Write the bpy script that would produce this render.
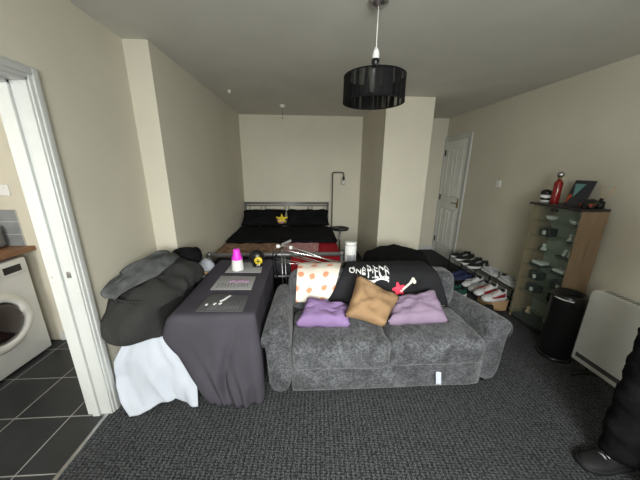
import bpy, bmesh, math, random
from mathutils import Vector, Matrix, noise
random.seed(7)
for o in list(bpy.data.objects): bpy.data.objects.remove(o)
SC = bpy.context.scene
COL = SC.collection
PI = math.pi
# ------------------------------------------------------------------ camera
def camera():
    P, Y, RO = math.radians(15.54), math.radians(3.525), math.radians(.504)
    right = Vector((math.cos(Y), -math.sin(Y), 0))
    fw = Vector((math.sin(Y)*math.cos(P), math.cos(Y)*math.cos(P), -math.sin(P)))
    up = right.cross(fw)
    X = right*math.cos(RO) + up*math.sin(RO)
    U = -right*math.sin(RO) + up*math.cos(RO)
    cd = bpy.data.cameras.new('camera'); cd.sensor_width = 36; cd.lens = 36*259.286/640
    cd.clip_start = .02
    c = bpy.data.objects.new('camera', cd); COL.objects.link(c)
    m = Matrix((X, U, -fw)).transposed().to_4x4(); m.translation = (0, 0, 1.548)
    c.matrix_world = m
    SC.camera = c
camera()
# ------------------------------------------------------------------ world, light, exposure
w = bpy.data.worlds.new('overcast_sky'); SC.world = w; w.use_nodes = True
w.node_tree.nodes['Background'].inputs[0].default_value = (.80, .90, 1.0, 1)
w.node_tree.nodes['Background'].inputs[1].default_value = 1.0
def area(name, loc, rot, sx, sy, power, colour):
    l = bpy.data.lights.new(name, 'AREA'); l.shape = 'RECTANGLE'; l.size = sx; l.size_y = sy
    l.energy = power; l.color = colour
    o = bpy.data.objects.new(name, l); COL.objects.link(o); o.location = loc; o.rotation_euler = rot
    return o
# daylight through the big window behind the camera and through the kitchen window
area('window_daylight', (.25, -3.0, 2.55), (math.radians(74), 0, 0), 3.0, 2.2, 500, (1.0, .98, .93))
area('window_skylight', (.30, -1.03, 1.55), (math.radians(88), 0, 0), 1.75, 1.2, 58, (1.0, .98, .94))
area('kitchen_daylight', (-1.78, -.885, 1.55), (math.radians(70), 0, math.radians(30)), .8, .9, 44, (1.0, .99, .96))
SC.view_settings.view_transform = 'Standard'; SC.view_settings.look = 'None'
SC.view_settings.gamma = 1; SC.view_settings.use_curve_mapping = False
SC.view_settings.exposure = .50
SC.cycles.max_bounces = 10; SC.cycles.diffuse_bounces = 6; SC.cycles.transparent_max_bounces = 16

# ------------------------------------------------------------------ materials
def mat(name, col, rough=.6, metal=0, var=0, vscale=8, bump=0, bscale=60, spec=.4, col2=None, stretch=(1,1,1), sheen=0):
    m = bpy.data.materials.new(name); m.use_nodes = True
    n = m.node_tree.nodes; L = m.node_tree.links; b = n['Principled BSDF']
    b.inputs['Roughness'].default_value = rough; b.inputs['Metallic'].default_value = metal
    b.inputs['Specular IOR Level'].default_value = spec
    b.inputs['Base Color'].default_value = (*col, 1)
    if sheen: b.inputs['Sheen Weight'].default_value = sheen
    tc = n.new('ShaderNodeTexCoord'); mp = n.new('ShaderNodeMapping'); mp.inputs['Scale'].default_value = stretch
    L.new(tc.outputs['Object'], mp.inputs['Vector'])
    if var or col2:
        t = n.new('ShaderNodeTexNoise'); t.inputs['Scale'].default_value = vscale; t.inputs['Detail'].default_value = 5
        L.new(mp.outputs[0], t.inputs['Vector'])
        r = n.new('ShaderNodeValToRGB')
        c2 = col2 or tuple(min(1, x*(1+var)) for x in col)
        c1 = col if col2 else tuple(x*(1-var) for x in col)
        r.color_ramp.elements[0].color = (*c1, 1); r.color_ramp.elements[1].color = (*c2, 1)
        r.color_ramp.elements[0].position = .35; r.color_ramp.elements[1].position = .65
        L.new(t.outputs['Fac'], r.inputs['Fac']); L.new(r.outputs['Color'], b.inputs['Base Color'])
    if bump:
        t2 = n.new('ShaderNodeTexNoise'); t2.inputs['Scale'].default_value = bscale; t2.inputs['Detail'].default_value = 3
        L.new(mp.outputs[0], t2.inputs['Vector'])
        bp = n.new('ShaderNodeBump'); bp.inputs['Strength'].default_value = bump; bp.inputs['Distance'].default_value = .01
        L.new(t2.outputs['Fac'], bp.inputs['Height']); L.new(bp.outputs[0], b.inputs['Normal'])
    return m
def wave_mat(name, c1, c2, scale, bump=.5, rough=.9, direction='X', dist=1.0):
    m = mat(name, c1, rough, spec=.2); n = m.node_tree.nodes; L = m.node_tree.links; b = n['Principled BSDF']
    tc = n.new('ShaderNodeTexCoord'); wv = n.new('ShaderNodeTexWave'); wv.bands_direction = direction
    wv.inputs['Scale'].default_value = scale; wv.inputs['Distortion'].default_value = dist; wv.inputs['Detail'].default_value = 1
    L.new(tc.outputs['Object'], wv.inputs['Vector'])
    r = n.new('ShaderNodeValToRGB'); r.color_ramp.elements[0].color = (*c1, 1); r.color_ramp.elements[1].color = (*c2, 1)
    L.new(wv.outputs['Fac'], r.inputs['Fac']); L.new(r.outputs['Color'], b.inputs['Base Color'])
    bp = n.new('ShaderNodeBump'); bp.inputs['Strength'].default_value = bump; bp.inputs['Distance'].default_value = .01
    L.new(wv.outputs['Fac'], bp.inputs['Height']); L.new(bp.outputs[0], b.inputs['Normal'])
    return m
def glass_mat(name, tint=(.86, .93, .9), clear=.85, rough=.05):
    m = bpy.data.materials.new(name); m.use_nodes = True; n = m.node_tree.nodes; L = m.node_tree.links
    n.remove(n['Principled BSDF'])
    t = n.new('ShaderNodeBsdfTransparent'); t.inputs[0].default_value = (*tint, 1)
    g = n.new('ShaderNodeBsdfPrincipled'); g.inputs['Base Color'].default_value = (.30, .36, .33, 1); g.inputs['Roughness'].default_value = rough
    mx = n.new('ShaderNodeMixShader'); mx.inputs[0].default_value = 1-clear
    L.new(t.outputs[0], mx.inputs[1]); L.new(g.outputs[0], mx.inputs[2]); L.new(mx.outputs[0], n['Material Output'].inputs[0])
    return m
def carpet_mat():
    m = mat('charcoal_loop_carpet', (.03,.03,.03), .95, spec=.15); n = m.node_tree.nodes; L = m.node_tree.links; b = n['Principled BSDF']
    tc = n.new('ShaderNodeTexCoord'); mp = n.new('ShaderNodeMapping'); mp.inputs['Scale'].default_value = (1, .72, 1)
    mp.inputs['Rotation'].default_value = (0, 0, math.radians(4))
    L.new(tc.outputs['Object'], mp.inputs[0])
    v = n.new('ShaderNodeTexVoronoi'); v.inputs['Scale'].default_value = 105; v.inputs['Randomness'].default_value = .45
    L.new(mp.outputs[0], v.inputs['Vector'])
    wv = n.new('ShaderNodeTexWave'); wv.bands_direction = 'X'; wv.inputs['Scale'].default_value = 12; wv.inputs['Distortion'].default_value = 1.2
    wv.inputs['Detail Scale'].default_value = 6
    L.new(mp.outputs[0], wv.inputs['Vector'])
    mx = n.new('ShaderNodeMath'); mx.operation = 'MULTIPLY_ADD'; mx.inputs[1].default_value = -.22; 
    L.new(wv.outputs['Fac'], mx.inputs[0]); L.new(v.outputs['Distance'], mx.inputs[2])
    r = n.new('ShaderNodeValToRGB'); r.color_ramp.elements[0].color = (.105,.108,.112,1); r.color_ramp.elements[1].color = (.018,.019,.021,1)
    r.color_ramp.elements[0].position = .0; r.color_ramp.elements[1].position = .55
    L.new(mx.outputs[0], r.inputs['Fac']); L.new(r.outputs['Color'], b.inputs['Base Color'])
    bp = n.new('ShaderNodeBump'); bp.inputs['Strength'].default_value = .8; bp.inputs['Distance'].default_value = .006; bp.invert = True
    L.new(v.outputs['Distance'], bp.inputs['Height']); L.new(bp.outputs[0], b.inputs['Normal'])
    return m
def tile_mat(name, tile, grout, sx, sy, off, width, axes='xy', rough=.35):
    """rectangular grid: lines where (coord-off) is a multiple of the spacing"""
    m = mat(name, tile, rough, spec=.4); n = m.node_tree.nodes; L = m.node_tree.links; b = n['Principled BSDF']
    tc = n.new('ShaderNodeTexCoord'); sp = n.new('ShaderNodeSeparateXYZ'); L.new(tc.outputs['Object'], sp.inputs[0])
    outs = []
    for ax, s, o in zip(axes, (sx, sy), off):
        a = n.new('ShaderNodeMath'); a.operation = 'SUBTRACT'; a.inputs[1].default_value = o - width/2
        L.new(sp.outputs['XYZ'.index(ax.upper())], a.inputs[0])
        f = n.new('ShaderNodeMath'); f.operation = 'WRAP'; f.inputs[1].default_value = s; f.inputs[2].default_value = 0
        L.new(a.outputs[0], f.inputs[0])
        c = n.new('ShaderNodeMath'); c.operation = 'LESS_THAN'; c.inputs[1].default_value = width
        L.new(f.outputs[0], c.inputs[0]); outs.append(c)
    mxm = n.new('ShaderNodeMath'); mxm.operation = 'MAXIMUM'; L.new(outs[0].outputs[0], mxm.inputs[0]); L.new(outs[1].outputs[0], mxm.inputs[1])
    no = n.new('ShaderNodeTexNoise'); no.inputs['Scale'].default_value = 5; no.inputs['Detail'].default_value = 6; L.new(tc.outputs['Object'], no.inputs['Vector'])
    r = n.new('ShaderNodeValToRGB'); r.color_ramp.elements[0].color = (*[x*.65 for x in tile], 1); r.color_ramp.elements[1].color = (*[x*1.5 for x in tile], 1)
    L.new(no.outputs['Fac'], r.inputs['Fac'])
    mix = n.new('ShaderNodeMixRGB'); L.new(mxm.outputs[0], mix.inputs[0]); L.new(r.outputs['Color'], mix.inputs[1]); mix.inputs[2].default_value = (*grout, 1)
    L.new(mix.outputs[0], b.inputs['Base Color'])
    return m
def wood_mat(name, c1, c2, axis='Z', scale=6, rough=.45):
    st = {'X': (.12, 1, 1), 'Y': (1, .12, 1), 'Z': (1, 1, .12)}[axis]
    return mat(name, c1, rough, col2=c2, vscale=scale*5, stretch=st, spec=.3)
def patchy(m, scale, lo, hi):
    n = m.node_tree.nodes; L = m.node_tree.links; b = n['Principled BSDF']; src = b.inputs['Base Color'].links[0].from_socket
    tc = n.new('ShaderNodeTexCoord'); t = n.new('ShaderNodeTexNoise'); t.inputs['Scale'].default_value = scale; t.inputs['Detail'].default_value = 4; t.inputs['Distortion'].default_value = 1.2
    L.new(tc.outputs['Object'], t.inputs['Vector'])
    r = n.new('ShaderNodeMapRange'); r.inputs['From Min'].default_value = .35; r.inputs['From Max'].default_value = .65; r.inputs['To Min'].default_value = lo; r.inputs['To Max'].default_value = hi
    L.new(t.outputs['Fac'], r.inputs['Value'])
    mx = n.new('ShaderNodeMixRGB'); mx.blend_type = 'MULTIPLY'; mx.inputs[0].default_value = 1
    L.new(src, mx.inputs[1]); L.new(r.outputs[0], mx.inputs[2]); L.new(mx.outputs[0], b.inputs['Base Color'])
def stripe_organza():
    m = bpy.data.materials.new('black_ribbon_organza'); m.use_nodes = True; n = m.node_tree.nodes; L = m.node_tree.links
    b = n['Principled BSDF']; b.inputs['Base Color'].default_value = (.003, .003, .0035, 1); b.inputs['Roughness'].default_value = .7; b.inputs['Specular IOR Level'].default_value = .15
    tc = n.new('ShaderNodeTexCoord'); mp = n.new('ShaderNodeMapping'); mp.inputs['Scale'].default_value = (1, 1, .06)
    L.new(tc.outputs['Object'], mp.inputs[0])
    t = n.new('ShaderNodeTexNoise'); t.inputs['Scale'].default_value = 34; t.inputs['Detail'].default_value = 2; L.new(mp.outputs[0], t.inputs['Vector'])
    r = n.new('ShaderNodeValToRGB'); r.color_ramp.elements[0].position = .46; r.color_ramp.elements[1].position = .62
    r.color_ramp.elements[0].color = (1, 1, 1, 1); r.color_ramp.elements[1].color = (.42, .42, .42, 1)
    L.new(t.outputs['Fac'], r.inputs['Fac'])
    tr = n.new('ShaderNodeBsdfTransparent'); mx = n.new('ShaderNodeMixShader')
    L.new(r.outputs['Color'], mx.inputs[0]); L.new(tr.outputs[0], mx.inputs[1]); L.new(b.outputs[0], mx.inputs[2]); L.new(mx.outputs[0], n['Material Output'].inputs[0])
    return m

M = {}
M['wall'] = mat('cream_wall_paint', (.60, .565, .47), .85, bump=.12, bscale=220, var=.025, vscale=2, spec=.2)
M['ceiling'] = mat('ceiling_paint', (.62, .615, .56), .9, bump=.1, bscale=180, var=.03, vscale=3, spec=.15)
M['gloss'] = mat('white_gloss_paint', (.54, .55, .535), .3, var=.02, vscale=6)
M['carpet'] = carpet_mat()
M['tile'] = tile_mat('slate_floor_tile', (.017, .018, .020), (.26, .26, .25), .336, .336, (-1.507, 1.391), .006)
M['splash'] = tile_mat('grey_wall_tile', (.22, .23, .24), (.5, .5, .48), .3, .105, (-2.30, .9), .004, 'xz', .25)
M['chenille'] = mat('grey_chenille', (.036, .037, .041), .85, col2=(.105, .108, .118), vscale=80, bump=.5, bscale=170, spec=.2, stretch=(.8, .45, 1), sheen=.2)
patchy(M['chenille'], 7, .62, 1.35)
M['table_cloth'] = mat('slate_grey_cotton', (.058, .053, .066), .9, var=.12, vscale=3, bump=.15, bscale=320, spec=.15)
M['white_cloth'] = mat('white_cotton', (.50, .53, .60), .9, var=.03, vscale=5, bump=.15, bscale=200, spec=.15)
M['cord'] = wave_mat('charcoal_corduroy', (.030, .030, .030), (.047, .046, .045), 38, .5, direction='DIAGONAL', dist=1.5)
M['fleece'] = mat('mid_grey_fleece', (.085, .088, .090), .95, var=.25, vscale=14, bump=.3, bscale=120, spec=.1)
M['blackcloth'] = mat('black_cotton', (.0085, .0085, .0095), .9, var=.3, vscale=6, bump=.2, bscale=140, spec=.15)
M['blackcord'] = mat('black_fleece', (.006, .006, .007), .95, var=.4, vscale=30, bump=.4, bscale=120, spec=.1)
M['shirt'] = mat('faded_black_jersey', (.016, .016, .018), .9, var=.2, vscale=5, bump=.1, bscale=250, spec=.15)
M['print'] = mat('white_print_ink', (.82, .82, .82), .7, var=.02)
M['redprint'] = mat('coral_red_print', (.80, .05, .10), .7, var=.05)
M['boneprint'] = mat('bone_white_print', (.72, .68, .60), .7, var=.05)
M['lilac'] = mat('lilac_cotton', (.23, .15, .30), .9, var=.06, vscale=8, bump=.2, bscale=160, spec=.15)
M['mauve'] = mat('pale_mauve_cotton', (.25, .185, .265), .9, var=.06, vscale=8, bump=.2, bscale=160, spec=.15)
M['tan'] = mat('tan_cotton', (.27, .17, .092), .9, var=.07, vscale=7, bump=.2, bscale=160, spec=.15)
M['duvet'] = mat('black_duvet_cover', (.006, .006, .007), .9, var=.3, vscale=5, spec=.1)
M['redsheet'] = mat('red_sheet', (.36, .012, .022), .85, var=.12, vscale=6, bump=.1, bscale=150, spec=.2)
M['pinktowel'] = mat('pink_patterned_towel', (.42, .16, .17), .95, col2=(.62, .38, .38), vscale=30, bump=.3, bscale=180, spec=.1)
M['tanblanket'] = mat('brown_patterned_blanket', (.17, .085, .06), .95, col2=(.36, .24, .15), vscale=16, bump=.3, bscale=120, spec=.1)
M['bedmetal'] = mat('grey_painted_steel', (.30, .30, .31), .4, metal=.6, var=.04)
M['chrome'] = mat('chrome', (.72, .72, .72), .22, metal=1, var=.02)
M['steel'] = mat('brushed_steel', (.45, .45, .46), .35, metal=1, var=.05)
M['silver'] = mat('silver_plastic', (.62, .62, .62), .4, var=.03)
M['door'] = mat('white_door_paint', (.74, .74, .70), .35, var=.02)
M['brass'] = mat('aged_brass', (.42, .32, .16), .35, metal=1, var=.1)
M['blackmetal'] = mat('black_powder_coat', (.012, .012, .012), .45, var=.1)
M['blackplastic'] = mat('black_plastic', (.008, .008, .009), .3, var=.05)
M['greyplastic'] = mat('grey_plastic', (.18, .18, .18), .45, var=.05)
M['whiteplastic'] = mat('white_plastic', (.74, .74, .73), .35, var=.02)
M['appliance'] = mat('white_enamel', (.66, .67, .68), .3, var=.02)
M['heater'] = mat('cream_white_enamel', (.78, .78, .75), .4, var=.02)
M['darkglass'] = mat('dark_porthole_glass', (.02, .010, .012), .08, var=.3, vscale=9, spec=.6)
M['magenta'] = mat('magenta_plastic', (.85, .05, .72), .35, var=.03)
M['yellow'] = mat('yellow_enamel', (.72, .55, .04), .4, var=.08)
M['beech'] = wood_mat('beech_veneer', (.25, .17, .105), (.31, .215, .135), 'Z')
M['worktop'] = wood_mat('oak_worktop', (.20, .10, .05), (.32, .17, .09), 'Y')
M['darkwood'] = wood_mat('dark_stained_top', (.020, .018, .018), (.035, .030, .030), 'Y', rough=.3)
M['cardboard'] = mat('brown_cardboard', (.40, .25, .13), .85, var=.06)
M['lightwood'] = wood_mat('light_pine', (.55, .36, .20), (.68, .48, .28), 'X')
M['glass'] = glass_mat('cabinet_glass', (.93, .96, .94), .93)
M['clear'] = glass_mat('clear_glass', (.95, .97, .97), .9)
M['organza'] = stripe_organza()
M['redglass'] = mat('red_bottle_glass', (.24, .010, .010), .2, var=.1, spec=.6)
M['mat_light'] = wave_mat('grey_woven_placemat', (.26, .26, .26), (.42, .42, .42), 60, .3)
M['mat_dark'] = wave_mat('charcoal_woven_placemat', (.07, .07, .075), (.125, .125, .13), 60, .3)
M['skin'] = mat('skin', (.48, .29, .21), .55, var=.05)
M['hair'] = mat('dark_brown_hair', (.02, .013, .01), .7, var=.2)
M['trouser'] = mat('black_jogger_cotton', (.008, .008, .009), .95, var=.3, vscale=12, bump=.2, bscale=140, spec=.1)
M['navy'] = mat('navy_suede', (.018, .024, .075), .8, var=.15)
M['green'] = mat('bottle_green_suede', (.010, .060, .048), .8, var=.15)
M['shoe_white'] = mat('white_leather', (.55, .55, .55), .5, var=.04)
M['shoe_black'] = mat('black_leather', (.008, .008, .009), .7, var=.2)
M['shoe_red'] = mat('red_leather', (.30, .012, .02), .5, var=.1)
M['shoe_grey'] = mat('grey_mesh', (.36, .37, .40), .8, var=.2, vscale=40)
M['teal'] = mat('teal_print', (.14, .30, .30), .6, var=.1)
M['orange'] = mat('orange_red_print', (.45, .07, .03), .6, var=.1)
M['charcoal'] = mat('charcoal_frame', (.035, .036, .045), .5, var=.1)
M['label_grey'] = mat('grey_label_print', (.40, .41, .45), .6, var=.2, vscale=40)
M['backpanel'] = mat('grey_green_back_board', (.36, .37, .32), .7, var=.05)
M['pinkmark'] = mat('pink_print', (.50, .25, .48), .7, var=.1)
M['emit_off'] = mat('clear_bulb_glass', (.6, .6, .58), .1, var=.02)
def dot_mat():
    m = mat('cream_cloth_with_orange_dots', (.72, .66, .58), .9, spec=.15); n = m.node_tree.nodes; L = m.node_tree.links; b = n['Principled BSDF']
    tc = n.new('ShaderNodeTexCoord'); mp = n.new('ShaderNodeMapping'); L.new(tc.outputs['UV'], mp.inputs[0])
    v = n.new('ShaderNodeTexVoronoi'); v.voronoi_dimensions = '2D'; v.inputs['Scale'].default_value = 1; v.inputs['Randomness'].default_value = .32
    L.new(mp.outputs[0], v.inputs['Vector'])
    no = n.new('ShaderNodeTexNoise'); no.inputs['Scale'].default_value = 9; L.new(mp.outputs[0], no.inputs['Vector'])
    ad = n.new('ShaderNodeMath'); ad.operation = 'MULTIPLY_ADD'; ad.inputs[1].default_value = .22; L.new(no.outputs['Fac'], ad.inputs[0]); L.new(v.outputs['Distance'], ad.inputs[2])
    r = n.new('ShaderNodeValToRGB'); r.color_ramp.elements[0].color = (.74, .27, .16, 1); r.color_ramp.elements[1].color = (.72, .66, .58, 1)
    r.color_ramp.elements[0].position = .30; r.color_ramp.elements[1].position = .36
    L.new(ad.outputs[0], r.inputs[0]); L.new(r.outputs[0], b.inputs['Base Color'])
    return m
M['dots'] = dot_mat()

# ------------------------------------------------------------------ object helpers
def origin_of(o):
    v = Vector((0, 0, 0))
    while o is not None: v += o.location; o = o.parent
    return v
def obj(name, bm, m, parent=None, smooth=True, bevel=0, sub=0, solid=0, label=None, world=True, ang=40):
    """link bm as ONE mesh object; world=True: bm is in world coordinates"""
    me = bpy.data.meshes.new(name)
    if world and parent is not None:
        bmesh.ops.translate(bm, verts=bm.verts[:], vec=-origin_of(parent))
    bmesh.ops.recalc_face_normals(bm, faces=bm.faces[:])
    bm.to_mesh(me); bm.free()
    me.materials.append(M[m] if isinstance(m, str) else m)
    if smooth:
        for p in me.polygons: p.use_smooth = True
    o = bpy.data.objects.new(name, me); COL.objects.link(o)
    if parent is not None: o.parent = parent
    if solid:
        md = o.modifiers.new('solid', 'SOLIDIFY'); md.thickness = abs(solid); md.offset = 1 if solid > 0 else -1
    if bevel:
        md = o.modifiers.new('bevel', 'BEVEL'); md.width = bevel; md.segments = 3; md.limit_method = 'ANGLE'; md.angle_limit = math.radians(ang)
        for p in me.polygons: p.use_smooth = True
        md.harden_normals = False
    if sub:
        md = o.modifiers.new('sub', 'SUBSURF'); md.levels = sub; md.render_levels = sub
    if label: o['label'] = label
    return o
def thing(name, label, cat, loc=(0, 0, 0), rz=0, group=None):
    o = bpy.data.objects.new(name, None); COL.objects.link(o); o.location = loc; o.rotation_euler = (0, 0, rz)
    o.empty_display_size = .1
    o['label'] = label; o['category'] = cat
    if group: o['group'] = group
    return o
def tag(o, label, cat, group=None, kind=None):
    o['label'] = label; o['category'] = cat
    if group: o['group'] = group
    if kind: o['kind'] = kind
    return o
def struct(name, bm, m, label=None, parent=None, **k):
    o = obj(name, bm, m, parent, **k)
    if parent is None:
        o['kind'] = 'structure'; o['category'] = name.split('_')[0]
        if label: o['label'] = label
    return o
def dup(root, loc, rz=None, label=None):
    r = root.copy(); COL.objects.link(r); r.location = loc
    if rz is not None: r.rotation_euler = (0, 0, rz)
    if label: r['label'] = label
    for ch in list(root.children):
        c = ch.copy(); COL.objects.link(c); c.parent = r
        for g in list(ch.children):
            d = g.copy(); COL.objects.link(d); d.parent = c
    return r
def bx(bm, x0, x1, y0, y1, z0, z1):
    v = [bm.verts.new(p) for p in ((x0,y0,z0),(x1,y0,z0),(x1,y1,z0),(x0,y1,z0),(x0,y0,z1),(x1,y0,z1),(x1,y1,z1),(x0,y1,z1))]
    for f in ((0,3,2,1),(4,5,6,7),(0,1,5,4),(1,2,6,5),(2,3,7,6),(3,0,4,7)): bm.faces.new([v[i] for i in f])
    return bm
def box(*a):
    bm = bmesh.new(); return bx(bm, *a)
def loft(rings, bm=None, cap=True, closed=True):
    bm = bm or bmesh.new()
    R = [[bm.verts.new(p) for p in r] for r in rings]
    n = len(R[0])
    for a, b in zip(R, R[1:]):
        for i in range(n if closed else n-1):
            j = (i+1) % n
            bm.faces.new((a[i], a[j], b[j], b[i]))
    if cap:
        bm.faces.new(R[0][::-1]); bm.faces.new(R[-1])
    return bm
def tube(pts, r, seg=8, bm=None, closed=False):
    """swept tube along a polyline; r a number or a list"""
    bm = bm or bmesh.new(); P = [Vector(p) for p in pts]; rings = []
    ref = None
    for i, p in enumerate(P):
        d = (P[min(i+1, len(P)-1)] - P[max(i-1, 0)]).normalized()
        if ref is None:
            ref = Vector((0, 0, 1)) if abs(d.z) < .9 else Vector((1, 0, 0))
        a = (ref - d*ref.dot(d)).normalized(); b = d.cross(a); ref = a
        rr = r[i] if isinstance(r, (list, tuple)) else r
        rings.append([p + a*rr*math.cos(2*PI*k/seg) + b*rr*math.sin(2*PI*k/seg) for k in range(seg)])
    return loft(rings, bm)
def smooth_path(pts, n=6):
    P = [Vector(p) for p in pts]; out = []
    for i in range(len(P)-1):
        p0 = P[max(i-1, 0)]; p1 = P[i]; p2 = P[i+1]; p3 = P[min(i+2, len(P)-1)]
        for k in range(n):
            t = k/n
            out.append(.5*((2*p1)+(-p0+p2)*t+(2*p0-5*p1+4*p2-p3)*t*t+(-p0+3*p1-3*p2+p3)*t**3))
    out.append(P[-1]); return out
def round_path(pts, r, n=5):
    """polyline with rounded corners"""
    P = [Vector(p) for p in pts]; out = [P[0]]
    for i in range(1, len(P)-1):
        a = (P[i-1]-P[i]); b = (P[i+1]-P[i]); rr = min(r, a.length*.45, b.length*.45)
        s = P[i]+a.normalized()*rr; e = P[i]+b.normalized()*rr
        for k in range(n+1):
            t = k/n; out.append(s*(1-t)**2+P[i]*2*t*(1-t)+e*t*t)
    out.append(P[-1]); return out
def lathe(profile, seg=32, c=(0, 0, 0), bm=None, cap=True):
    """profile (radius, z) turned about the vertical through c"""
    return loft([[Vector((c[0]+r*math.cos(2*PI*k/seg), c[1]+r*math.sin(2*PI*k/seg), c[2]+z)) for k in range(seg)] for r, z in profile], bm, cap)
def rbox(x0, x1, y0, y1, z0, z1, r, n=10, fn=None):
    """soft rounded box on a dense grid; fn(p, unit_normal) -> displaced p"""
    bm = bmesh.new(); bmesh.ops.create_cube(bm, size=2)
    bmesh.ops.subdivide_edges(bm, edges=bm.edges[:], cuts=n, use_grid_fill=True)
    c = Vector(((x0+x1)/2, (y0+y1)/2, (z0+z1)/2)); h = Vector(((x1-x0)/2, (y1-y0)/2, (z1-z0)/2))
    rr = min(r, h.x*.999, h.y*.999, h.z*.999)
    for v in bm.verts:
        # finer rows near the rounded borders
        q = Vector([math.copysign(abs(a)**.75, a) for a in v.co])
        p = Vector((q.x*h.x, q.y*h.y, q.z*h.z))
        i = Vector([max(-h[k]+rr, min(h[k]-rr, p[k])) for k in range(3)])
        d = p-i
        nrm = d.normalized() if d.length > 1e-6 else Vector((0, 0, 1))
        p = i + nrm*rr if d.length > 1e-6 else p
        p = p + c
        v.co = fn(p, nrm) if fn else p
    return bm
def nz(p, s, seed=0): return noise.noise(Vector((p[0]*s+seed*7.3, p[1]*s-seed*3.1, p[2]*s+seed)))
def lumpy(a, s, seed=0):
    def f(p, n): return p + n*(a*nz(p, s, seed)+a*.5*nz(p, s*2.3, seed+3))
    return f
def grid(fn, nu, nv, bm=None, uv=None):
    """surface fn(u, v) with u, v in 0..1"""
    bm = bm or bmesh.new()
    V = [[bm.verts.new(fn(i/nu, j/nv)) for j in range(nv+1)] for i in range(nu+1)]
    lay = bm.loops.layers.uv.new('UVMap') if uv else None
    for i in range(nu):
        for j in range(nv):
            f = bm.faces.new((V[i][j], V[i+1][j], V[i+1][j+1], V[i][j+1]))
            if lay:
                for l, (a, b) in zip(f.loops, ((i, j), (i+1, j), (i+1, j+1), (i, j+1))): l[lay].uv = (a/nu*uv[0], b/nv*uv[1])
    return bm
def ball(c, r, bm=None, seg=20, sq=(1, 1, 1)):
    bm = bm or bmesh.new()
    g = bmesh.ops.create_uvsphere(bm, u_segments=seg, v_segments=max(8, seg//2), radius=1)
    for v in g['verts']: v.co = Vector((v.co.x*r*sq[0], v.co.y*r*sq[1], v.co.z*r*sq[2]))+Vector(c)
    return bm
def pillow(c00, c10, c11, c01, t, seed=0, n=18, sag=0):
    """stuffed cushion spanned by four corners, thickness t, with pinched corners and creases"""
    A, B, C, D = map(Vector, (c00, c10, c11, c01))
    nrm = ((B-A).cross(D-A)).normalized()
    bm = bmesh.new()
    def pt(u, v, s):
        a, b = 2*u-1, 2*v-1
        # edges drawn in between the corners
        k = .06
        uu = .5+.5*a*(1-k*(1-b*b)); vv = .5+.5*b*(1-k*(1-a*a))
        p = A*(1-uu)*(1-vv)+B*uu*(1-vv)+C*uu*vv+D*(1-uu)*vv
        th = t/2*max(0, (1-a**6))**.45*max(0, (1-b**6))**.45
        cr = .10*t*nz((a*1.6, b*1.6, s*2), 1.5, seed)+.06*t*nz((a, b*2, s), 4, seed+5)
        e = min(1, 6*th/t)
        return p + nrm*(s*th + e*cr*2) + Vector((0, 0, -sag*(1-a*a)*(1-b*b)))
    for s in (1, -1): grid(lambda u, v: pt(u, v, s), n, n, bm)
    bmesh.ops.remove_doubles(bm, verts=bm.verts[:], dist=1e-4)
    return bm
def bar(bm, a, b, wdt, dep, up=(0, 0, 1)):
    """square bar from a to b"""
    a, b = Vector(a), Vector(b); d = (b-a).normalized(); u = Vector(up)
    if abs(d.dot(u)) > .95: u = Vector((0, 1, 0))
    s = d.cross(u).normalized(); u = s.cross(d)
    return loft([[p+s*wdt/2*i+u*dep/2*j for i, j in ((-1,-1),(1,-1),(1,1),(-1,1))] for p in (a, b)], bm)

# ------------------------------------------------------------------ room shell
XL, XA, YS, YB, XC, YC, XC2, XR, H, YW = -1.257, -1.084, 2.186, 4.80, 1.019, 3.461, 1.628, 2.545, 2.40, -.90
XK = -2.86; YK = 2.2; TH = .14
struct('floor_carpet', box(-1.283, XR+.1, YW, YB+.1, -.06, 0), 'carpet', 'charcoal loop pile carpet across the living room', smooth=False)
struct('floor_tile', box(XK-.1, -1.283, YW, YK+.1, -.06, -.001), 'tile', 'dark slate tiled kitchen floor with pale grout', smooth=False)
struct('ceiling', box(XK-.1, XR+.1, YW-.1, YB+.1, H, H+.1), 'ceiling', 'plain off-white ceiling', smooth=False)
JY0, JY1, JH = .60, 1.418, 1.94      # doorway into the kitchen
bm = box(XL-TH, XL, JY1, YS, 0, H); bx(bm, XL-TH, XL, YW, JY0, 0, H); bx(bm, XL-TH, XL, JY0, JY1, JH, H)
struct('wall_left', bm, 'wall', 'cream wall with the kitchen doorway', smooth=False)
struct('wall_alcove', box(XL-TH, XA, YS, YB+.1, 0, H), 'wall', 'cream wall stepping in beside the bed', smooth=False)
struct('wall_back', box(XA, XR+.1, YB, YB+.1, 0, H), 'wall', 'cream end wall behind the bed headboard', smooth=False)
struct('wall_partition', box(XC, XC2, YC, YB, 0, H), 'wall', 'cream wall block between bed and passage', smooth=False)
bm = box(XR, XR+.1, YW, YB+.1, 0, H)
struct('wall_right', bm, 'wall', 'cream wall behind the glass cabinet', smooth=False)
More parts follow.
